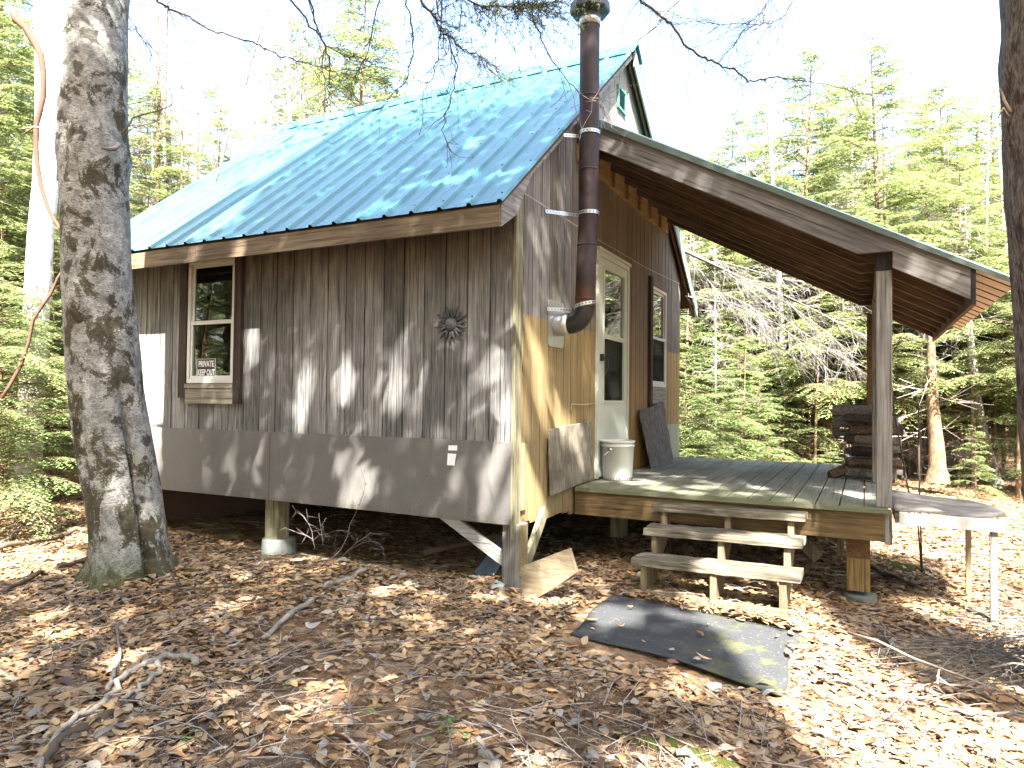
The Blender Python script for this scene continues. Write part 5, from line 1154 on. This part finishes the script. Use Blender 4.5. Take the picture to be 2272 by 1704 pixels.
labs = ['leafy tree behind the camera shading the ground before the steps', 'leafy tree behind the camera shading the long wall', 'leafy tree behind the camera shading the porch side']
for i, (tx, ty) in enumerate(TK):
    t = empty('shade_tree', (tx, ty, float(gz(tx, ty))), labs[i], 'tree'); Q = P[own == i]; n = len(Q)
    m = MB(); m.tube([(tx, ty, -.6), (tx+.05, ty, 2), (tx, ty+.1, 6), (tx+.1, ty, 14)], [.26, .22, .17, .06], 14); m.build('trunk', M['bark_brown'], t)
    d_ = rr.normal(0, 1, (n, 3)); d_[:, 2] *= .45; d_ /= np.linalg.norm(d_, axis=1, keepdims=True); e_ = np.cross(d_, rr.normal(0, .5, (n, 3))+SUN); e_ /= np.linalg.norm(e_, axis=1, keepdims=True)
    L = rr.uniform(.035, .062, (n, 1)); V = np.stack([Q-d_*L, Q+e_*L*.42, Q+d_*L, Q-e_*L*.42], 1).reshape(-1, 3)
    link('crown', bigmesh('crown', V, np.arange(len(V)).reshape(-1, 4), M['needles']), t)
    sel = Q[rr.integers(0, n, 16)]; st = np.stack([np.full(16, tx), np.full(16, ty), sel[:, 2]*.9], 1); v_, f_ = tubes_np(st, sel, .03, .006, 4); link('limbs', bigmesh('limbs', v_, f_, M['bark_brown']), t)

# unseen crowns added behind and above the camera to close off most sky light
Nc = 330000; X3 = rr.uniform(-15, 15, Nc); Y3 = rr.uniform(-17, 3, Nc); Z3 = rr.uniform(3.2, 12, Nc)
A3, B3 = X3-SUN[0]*Z3, Y3+.72*Z3
okm = (density(A3, B3) > .87) | (B3 < -4.6) | (A3 > 5.6) & (B3 < 3) | (A3 < -8) & (B3 < 1)
okm &= ~((Y3 > -1.5) & (Z3 < 5.6)); okm &= ~((X3 > -6) & (Y3 > 0)) ; okm &= np.array(vnoise(X3+Z3*.4, Y3-Z3*.3, .55)) + .6*np.array(vnoise(X3, Z3+Y3, 1.5)) > -.22
P = np.stack([X3, Y3, Z3], 1)[okm]; rel = P-CP; dz_ = rel@_F; uu = 1136+FPX*(rel@_r)/np.maximum(dz_, .01); vv = 852-FPX*(rel@_u)/np.maximum(dz_, .01)
P = P[~((dz_ > 0) & (uu > -200) & (uu < 2470) & (vv > -160) & (vv < 1900)) & (np.linalg.norm(rel, axis=1) > 2.2)][:88000]
TK2 = [(-9, -4), (-6.5, -8.5), (-2, -10), (3, -12), (8, -10), (11, -5), (9.5, -1), (-12, -9), (-1.5, -15)]
own = np.argmin(np.stack([np.hypot(P[:, 0]-x, P[:, 1]-y) for x, y in TK2]), 0)
for i, (tx, ty) in enumerate(TK2):
    t = empty('surrounding_tree', (tx, ty, float(gz(tx, ty))), 'tall leafy tree of the wood behind the camera', 'tree', 'trees of the wood behind the camera'); Q = P[own == i]; n = len(Q)
    m = MB(); m.tube([(tx, ty, -.8), (tx+.05, ty, 2), (tx, ty+.1, 5), (tx+.1, ty, 11)], [.22, .18, .14, .05], 12); m.build('trunk', M['bark_grey' if i % 2 else 'bark_brown'], t)
    d_ = rr.normal(0, 1, (n, 3)); d_[:, 2] *= .6; d_ /= np.linalg.norm(d_, axis=1, keepdims=True); e_ = np.cross(d_, rr.normal(0, 1, (n, 3))); e_ /= np.linalg.norm(e_, axis=1, keepdims=True)+1e-9
    L = rr.uniform(.08, .15, (n, 1)); V = np.stack([Q-d_*L, Q+e_*L*.45, Q+d_*L, Q-e_*L*.45], 1).reshape(-1, 3)
    link('crown', bigmesh('crown', V, np.arange(len(V)).reshape(-1, 4), M['needles']), t)

# ------------------------------------------------------------------ forest floor
def leaves_mesh(name, X, Y, size, mat, label, seed, lift=.020, tilt=.20, wk=(.36, .56)):
    rr = np.random.default_rng(seed); n = len(X); onm = (X > .64) & (X < 1.85) & (Y > -.82) & (Y < .28); Z = np.where(onm, np.maximum(gz(X, Y), gz(X, Y)*.35-.65*.468+.024), gz(X, Y))+rr.random(n)**1.5*lift+.004
    L = size*rr.uniform(.42, 1.4, n); Wd = L*rr.uniform(*wk, n)*.5; curl = rr.normal(0, .30, n); bend = rr.normal(0, .22, n)
    st_ = np.array([.13, .32, .53, .73, .90]); w5 = np.array([.55, .93, 1.0, .74, .34])
    tt = np.concatenate([[0], np.repeat(st_, 3), [1.0]]); ww = np.concatenate([[0], np.stack([w5, 0*w5, -w5], 1).ravel(), [0]]); nv = len(tt)
    lx = (tt-.5)[None]*L[:, None]; ly = ww[None]*Wd[:, None]*(1+rr.normal(0, .05, (n, nv)))+(rr.normal(0, .10, n)*L)[:, None]*((tt-.5)**2)[None]*4
    lz = (np.abs(ww)**1.5)[None]*curl[:, None]*Wd[:, None]+bend[:, None]*((tt-.5)**2*4)[None]*L[:, None]*.4+rr.normal(0, .015, (n, nv))*L[:, None]
    az = rr.random(n)*6.283; t1 = rr.normal(0, tilt, n); t2 = rr.normal(0, tilt, n)
    lz = lz+lx*t1[:, None]*.6+ly*t2[:, None]; x = lx*np.cos(az)[:, None]-ly*np.sin(az)[:, None]; y = lx*np.sin(az)[:, None]+ly*np.cos(az)[:, None]
    lz = lz-lz.min(1, keepdims=True)*.8
    V = np.stack([X[:, None]+x, Y[:, None]+y, Z[:, None]+lz], -1).reshape(-1, 3)
    q_ = [[0, 3, 2, 1]]
    for j in range(4): b0 = 1+3*j; q_ += [[b0+1, b0+2, b0+5, b0+4], [b0, b0+1, b0+4, b0+3]]
    q_.append([13, 14, 15, 16]) ; q_ = np.array(q_); F_ = (np.arange(n)*nv)[:, None, None]+q_[None]
    o = link(name, bigmesh(name, V, F_.reshape(-1, 4), M[mat], True)); tag(o, label, 'leaf litter', kind='stuff'); return o
def floor_pts(n, rmin, rmax, dens, seed, spread=.86):
    rr = np.random.default_rng(seed); r = rmin+(rmax-rmin)*rr.random(n); w_ = r*dens(r); r = r[rr.random(n) < w_/w_.max()]; th = rr.uniform(-spread, spread, len(r))
    fa = math.atan2(_F[1], _F[0]); X = CP[0]+r*np.cos(fa+th); Y = CP[1]+r*np.sin(fa+th); return X, Y
def clear(X, Y, under=.9):
    k = ~((X > .60) & (X < 1.86) & (Y > -.86) & (Y < .30) & (Y < .32-.16*(X-.63)) & (RG.random(len(X)) < np.where((X < .66) | (X > 1.82) | (Y < -.80) | (Y > .24-.16*(X-.63)), .90, .994)))
    k &= ~((X > -4.6) & (X < 0) & (Y > .25) & (RG.random(len(X)) < under)); k &= np.hypot(X+2.36, Y+1.18) > .25
    k &= ~((X > -.09) & (X < .06) & (Y > .02) & (Y < .17)); return k
X, Y = floor_pts(260000, .9, 15, lambda r: np.where(r < 3.2, 1.0, np.exp(-(r-3.2)/4.0)), 1)
hum = np.clip((np.array(vnoise(X, Y, 1.4))+.35*np.array(vnoise(X, Y, 4.2))+1.5*np.exp(-((X-.95)**2/1.3+(Y+2.05)**2/.55))-.17)*3.5, 0, 1)
k = clear(X, Y) & (RG.random(len(X)) > hum*.90); X, Y = X[k], Y[k]
leaves_mesh('leaf_litter', X, Y, .066, 'litter', 'brown and orange fallen beech leaves covering the forest floor', 21)
X, Y = floor_pts(1500, .9, 9, lambda r: np.exp(-(r-1)/3.0), 2); k = clear(X, Y); leaves_mesh('pale_leaf_litter', X[k], Y[k], .07, 'litter_pale', 'bleached greyish leaves scattered over the brown litter', 22, .04)
rr = np.random.default_rng(4); n = 420; X = rr.uniform(.62, 1.84, n); Y = rr.uniform(-.75, .2, n); 
def sticks(name, n, seed, rmax, lens, rad_, mat, label, zl=.035):
    rr = np.random.default_rng(seed); X, Y = floor_pts(n*3, 1.0, rmax, lambda r: np.exp(-(r-1)/3.5), seed); k = clear(X, Y, .5); X, Y = X[k][:n], Y[k][:n]; n = len(X)
    L = rr.uniform(*lens, n); az = rr.random(n)*6.283; dx, dy = np.cos(az)*L/2, np.sin(az)*L/2; Z0 = gz(X-dx, Y-dy)+rr.uniform(.008, zl, n); Z1 = gz(X+dx, Y+dy)+rr.uniform(.008, zl*1.6, n)
    mx, my = X+rr.normal(0, .06, n)*L, Y+rr.normal(0, .06, n)*L; zm = (Z0+Z1)/2+rr.uniform(0, .02, n); r_ = rr.uniform(*rad_, n)
    A = np.stack([X-dx, Y-dy, Z0], 1); Bm = np.stack([mx, my, zm], 1); C_ = np.stack([X+dx, Y+dy, Z1], 1)
    V, F_ = join([tubes_np(A, Bm, r_, r_*.8), tubes_np(Bm, C_, r_*.8, r_*.5)])
    tag(link(name, bigmesh(name, V, F_, M[mat], True)), label, 'twigs', kind='stuff')
sticks('twig_litter', 2600, 31, 10, (.08, .45), (.0012, .0032), 'twig_pale', 'fine grey twigs strewn over the leaf litter')
sticks('dark_twig_litter', 2200, 32, 9, (.06, .5), (.0010, .003), 'twig_dark', 'fine dark twigs strewn over the leaf litter')
sticks('needle_litter', 26000, 33, 5.0, (.015, .06), (.0006, .0013), 'litter', 'tiny brown needles and bark crumbs on the ground', .012)
# needles and crumbs on the mat and the deck edge
A = np.stack([X, Y, np.full(len(X), -.435)], 1) if False else None
# fallen branches, each its own thing
def fallen(pts, r0, r1, mat, lab, seed=0, lift=.02, twigs=0, n=8, taper=True):
    rr = np.random.default_rng(seed+100); P_ = [atg(u*1.027125, v*1.027125, lift) for u, v in pts]; S_ = []
    for i in range(len(P_)-1):
        for k in range(3): S_.append(P_[i]+(P_[i+1]-P_[i])*k/3+rr.normal(0, .004+.25*r0, 3))
    S_.append(P_[-1]); m = MB(); R_ = np.linspace(r0, r1, len(S_))*(1+.12*np.sin(np.arange(len(S_))*1.9)); m.tube(S_, list(R_), n)
    for k in range(twigs):
        i = rr.integers(1, len(S_)-1); c = S_[i]; a = rr.random()*6.28; L = rr.uniform(.06, .22); e = c+np.array([math.cos(a)*L, math.sin(a)*L, rr.uniform(.0, .06)]); m.tube([c, (c+e)/2+rr.normal(0, .01, 3), e], [r1*.6+.001, .0022, .001], 5)
    return tag(m.build('fallen_branch', M[mat]), lab, 'branch')
fallen([(432, 1432), (400, 1418), (345, 1422), (300, 1440), (262, 1468), (240, 1500), (200, 1530), (150, 1560), (110, 1605), (85, 1660)], .017, .010, 'birch_stick', 'thick pale forked branch lying in the left foreground', 1, .035)
fallen([(345, 1424), (338, 1450), (312, 1476), (285, 1496), (262, 1508)], .013, .009, 'birch_stick', 'short fork joined under the thick pale branch at left', 2, .03)
fallen([(250, 1350), (262, 1400), (250, 1440), (240, 1470), (232, 1490)], .006, .010, 'stick', 'thin upright twig crossing the thick pale branch at left', 3, .05)
fallen([(240, 1540), (190, 1570), (130, 1600), (100, 1640), (88, 1665)], .022, .016, 'dark_stick', 'dark damp root curving at the bottom left corner', 4, .02)
fallen([(792, 1232), (760, 1244), (725, 1256), (700, 1268)], .015, .018, 'birch_stick', 'upper pale birch stick before the bare shrub', 5, .03)
fallen([(672, 1296), (640, 1316), (600, 1350), (568, 1378)], .018, .013, 'birch_stick', 'lower pale birch stick, nearer than the upper one', 6, .03)
fallen([(204, 1142), (160, 1146), (110, 1160), (60, 1168), (-10, 1186)], .026, .022, 'dark_stick', 'brown branch lying on the ground left of the beech', 7, .06, 3)
fallen([(200, 1208), (150, 1222), (100, 1232), (40, 1262), (-10, 1282)], .020, .014, 'dark_stick', 'second brown branch, just below the one left of the beech', 8, .04, 3)
fallen([(60, 1118), (40, 1140), (15, 1165), (-5, 1180)], .006, .012, 'stick', 'pale stick leaning on the brown branch at the left edge', 9, .06)
fallen([(395, 1320), (470, 1306), (540, 1300), (600, 1292)], .005, .003, 'twig_dark', 'thin dark twig right of the beech base', 10, .03)
n8 = lambda L: [((1820+a/3.292)/1.027125, (1200+b/3.292)/1.027125) for a, b in L]
fallen(n8([(-60, 960), (0, 1000), (80, 1010), (150, 1020), (290, 1070), (420, 1120), (560, 1140), (700, 1150), (790, 1142), (870, 1195), (950, 1240), (1100, 1265), (1250, 1262), (1400, 1270), (1520, 1300)]), .010, .006, 'stick', 'long curving grey branch crossing the sunlit leaves at right', 11, .04, 10)
fallen(n8([(-40, 1405), (80, 1425), (200, 1440), (350, 1465), (450, 1490), (520, 1512), (650, 1560), (880, 1605)]), .009, .006, 'stick', 'lower straight grey branch in the bottom right foreground', 12, .03, 6)
fallen(n8([(440, 585), (462, 650), (490, 720), (525, 770), (545, 850), (565, 920)]), .006, .003, 'stick', 'thin stick pointing up between the mat and the brush pile', 13, .05, 3)
fallen(n8([(280, 640), (400, 690), (560, 700), (700, 730), (900, 745), (1100, 730)]), .006, .004, 'stick', 'thin grey stick reaching from the brush pile toward the porch', 14, .05, 5)
fallen([(742, 1556), (752, 1585), (768, 1608), (778, 1625)], .005, .008, 'birch_stick', 'short pale stick in the bottom centre foreground', 15, .02)
fallen([(930, 1566), (1000, 1560), (1060, 1568), (1110, 1580)], .005, .004, 'stick', 'slim pale stick above the mossy root', 16, .02)
fallen([(940, 1575), (900, 1590), (870, 1600)], .005, .004, 'stick', 'short stick left of the slim pale stick', 17, .02)
fallen([(1035, 1598), (1045, 1625), (1060, 1645), (1075, 1680)], .016, .026, 'birch_stick', 'mossy white root at the bottom centre edge', 18, .01)
fallen([(1270, 1640), (1300, 1636), (1340, 1634)], .012, .012, 'birch_stick', 'short white rotten stick beside the moss', 19, .01)
fallen([(1340, 1600), (1400, 1612), (1470, 1618), (1540, 1650), (1600, 1680)], .030, .036, 'moss', 'moss covered log at the bottom edge right of centre', 20, -.005, 0, 12)
fallen([(1462, 1626), (1500, 1640), (1532, 1655)], .012, .010, 'birch_stick', 'white wood showing through the moss covered log', 21, .035)
fallen([(575, 1225), (520, 1260), (440, 1268), (330, 1275), (200, 1290), (60, 1312)], .005, .0035, 'twig_dark', 'long dark twig running left from the bare shrub', 22, .04, 6)
fallen([(-10, 1420), (60, 1400), (140, 1392), (220, 1380)], .006, .004, 'stick', 'thin stick at the left edge above the forked branch', 23, .03, 3)
fallen([(600, 1510), (680, 1528), (740, 1530), (800, 1540)], .004, .003, 'twig_dark', 'thin dark twig in the lower left centre', 24, .03, 3)
u5 = lambda L: [((1350+a/2.2007)/1.027125, (950+b/2.2007)/1.027125) for a, b in L]
fallen(u5([(1270, 665), (1340, 700), (1430, 740), (1530, 785)]), .016, .014, 'dark_stick', 'dark pole lying in the shade under the porch', 25, .05)
fallen(u5([(1560, 300), (1600, 280), (1640, 262), (1665, 258)]), .014, .010, 'birch_stick', 'short pale branch on the ground behind the side table', 26, .03)
# bare shrubs before the skirting
def ns(L): return [(600+a/4.022, 1050+b/4.022) for a, b in L]
def shrub(lines, y, lab, seed):
    rr = np.random.default_rng(seed); base = aty(*lines[0][0][0], y); t = None; m = MB()
    for pts, r0 in lines:
        P_ = [aty(u, v, y+.03*math.sin(i*1.3)) for i, (u, v) in enumerate(pts)]; m.tube(P_, list(np.linspace(r0*.65, .001, len(P_))), 5)
        for k in range(len(P_)*2):
            i = rr.integers(1, len(P_)); c = P_[i]; d_ = P_[i]-P_[i-1]; e = c+d_*.5+rr.normal(0, .045, 3); m.tube([c, e], [.0011, .0006], 4)
    tag(m.build('bare_shrub', M['stick']), lab, 'shrub')
shrub([(ns([(190, 1060), (310, 990), (460, 830), (560, 750), (630, 680), (690, 560), (710, 450), (750, 380), (790, 290), (830, 180), (850, 90), (820, 0)]), .006), (ns([(690, 510), (720, 560), (770, 600)]), .003), (ns([(690, 520), (600, 510), (500, 540)]), .003)], -.34, 'tall thin bare stem rising before the middle of the skirting', 1)
shrub([(ns([(400, 680), (380, 600), (370, 520), (340, 450), (290, 380), (230, 345)]), .0045), (ns([(380, 590), (320, 555), (240, 530), (160, 500), (130, 480)]), .0035), (ns([(470, 640), (460, 560), (450, 480), (435, 400)]), .003), (ns([(470, 600), (500, 560), (520, 600)]), .002)], -.28, 'bare twiggy shrub beside the left foundation post', 2)
shrub([(ns([(620, 760), (700, 680), (780, 610), (850, 570), (890, 530), (940, 540), (990, 555)]), .004), (ns([(690, 690), (800, 630), (890, 600), (960, 620), (1010, 680)]), .003)], -.30, 'bare twiggy shrub right of the tall thin stem', 3)
# brush pile at the right
rr = np.random.default_rng(41); m = MB(); p0 = []
for k in range(110):
    u = rr.uniform(1990, 2330); v = 1440-(u-1880)*.10+rr.normal(0, 36); L = rr.uniform(.25, .95); c = atg(u*1.027, min(v, 1600)*1.027, rr.uniform(.01, .16)); a = rr.normal(.42, .55); r_ = rr.choice([.002, .003, .005, .008], p=[.4, .35, .18, .07])
    d_ = np.array([math.cos(a), math.sin(a), rr.uniform(-.05, .08)])*L/2; q1 = c-d_; q2 = c+d_; mid = c+rr.normal(0, .04, 3)
    for q_ in (q1, mid, q2): q_[2] = max(q_[2], float(gz(q_[0], q_[1]))+.01)
    m.tube([q1, (q1+mid)/2+rr.normal(0, .012, 3), mid, (q2+mid)/2+rr.normal(0, .012, 3), q2], [r_, r_*.95, r_*.85, r_*.6, r_*.3], 5)
    for _ in range(4):
        c2 = q1+(q2-q1)*rr.random(); m.tube([c2, c2+d_*.18/L*L+rr.normal(0, .06, 3)], [.0025, .001], 4)
tag(m.build('brush_pile', M['stick']), 'pile of grey brushwood heaped at the right edge below the side table', 'brush pile', kind='stuff')
# moss cushions and seedlings
def moss(c, rx, ry, h, lab, seed):
    m = MB(); n, k = 10, 22; V = []; rr = random.Random(seed)
    for i in range(n+1):
        f_ = i/n
        for j in range(k):
            a_ = 2*math.pi*j/k; q_ = f_*(1+.18*math.sin(3*a_+seed)+.1*math.sin(5*a_+2*seed)); x = c[0]+rx*q_*math.cos(a_); y = c[1]+ry*q_*math.sin(a_); V.append((x, y, float(gz(x, y))+h*(1-f_**2)-.01+rr.uniform(0, .004)))
    m.add(V, [(i*k+j, i*k+(j+1) % k, (i+1)*k+(j+1) % k, (i+1)*k+j) for i in range(n) for j in range(k)], True); tag(m.build('moss_patch', M['moss']), lab, 'moss', kind='stuff')
moss(atg(2010, 1262)[:2], .30, .34, .04, 'moss cushion on the ground under the side table', 1); moss(atg(1935, 1235)[:2], .22, .3, .03, 'moss cushion behind the porch foundation post', 2)
moss(atg(200, 1290)[:2], .16, .12, .05, 'moss on the left foot of the beech', 3); moss(atg(420, 1275)[:2], .12, .1, .04, 'moss on the right foot of the beech', 4)
moss(atg(60, 1370)[:2], .25, .15, .03, 'moss at the left edge below the beech', 5); moss(atg(1010, 1300)[:2], .13, .05, .03, 'small moss cushion left of the corner post', 6)
m = MB(); rr = np.random.default_rng(6)
for (u, v, n_, s_) in ((425, 1645, 7, .03), (1000, 1620, 8, .035), (1045, 1650, 5, .03), (985, 1645, 4, .03), (640, 1530, 3, .03), (830, 1590, 4, .025), (1180, 1560, 3, .02), (860, 1455, 6, .03)):
    c = atg(u, v)
    for k in range(n_):
        a_ = rr.random()*6.28; b_ = c+np.array([rr.normal(0, .02), rr.normal(0, .02), 0]); h_ = rr.uniform(.015, .04); L = s_*rr.uniform(.5, 1); d_ = np.array([math.cos(a_), math.sin(a_), .25]); e_ = np.array([-d_[1], d_[0], 0])
        m.add([b_+[0, 0, h_], b_+[0, 0, h_]+d_*L*.5+e_*L*.3, b_+[0, 0, h_]+d_*L, b_+[0, 0, h_]+d_*L*.5-e_*L*.3], [(0, 1, 2, 3)])
tag(m.build('seedlings', leafy('fresh seedling leaves', [(0, (.10, .26, .04)), (1, (.16, .36, .06))], .4)), 'tiny fresh green seedlings among the dead leaves', 'seedlings', kind='stuff')
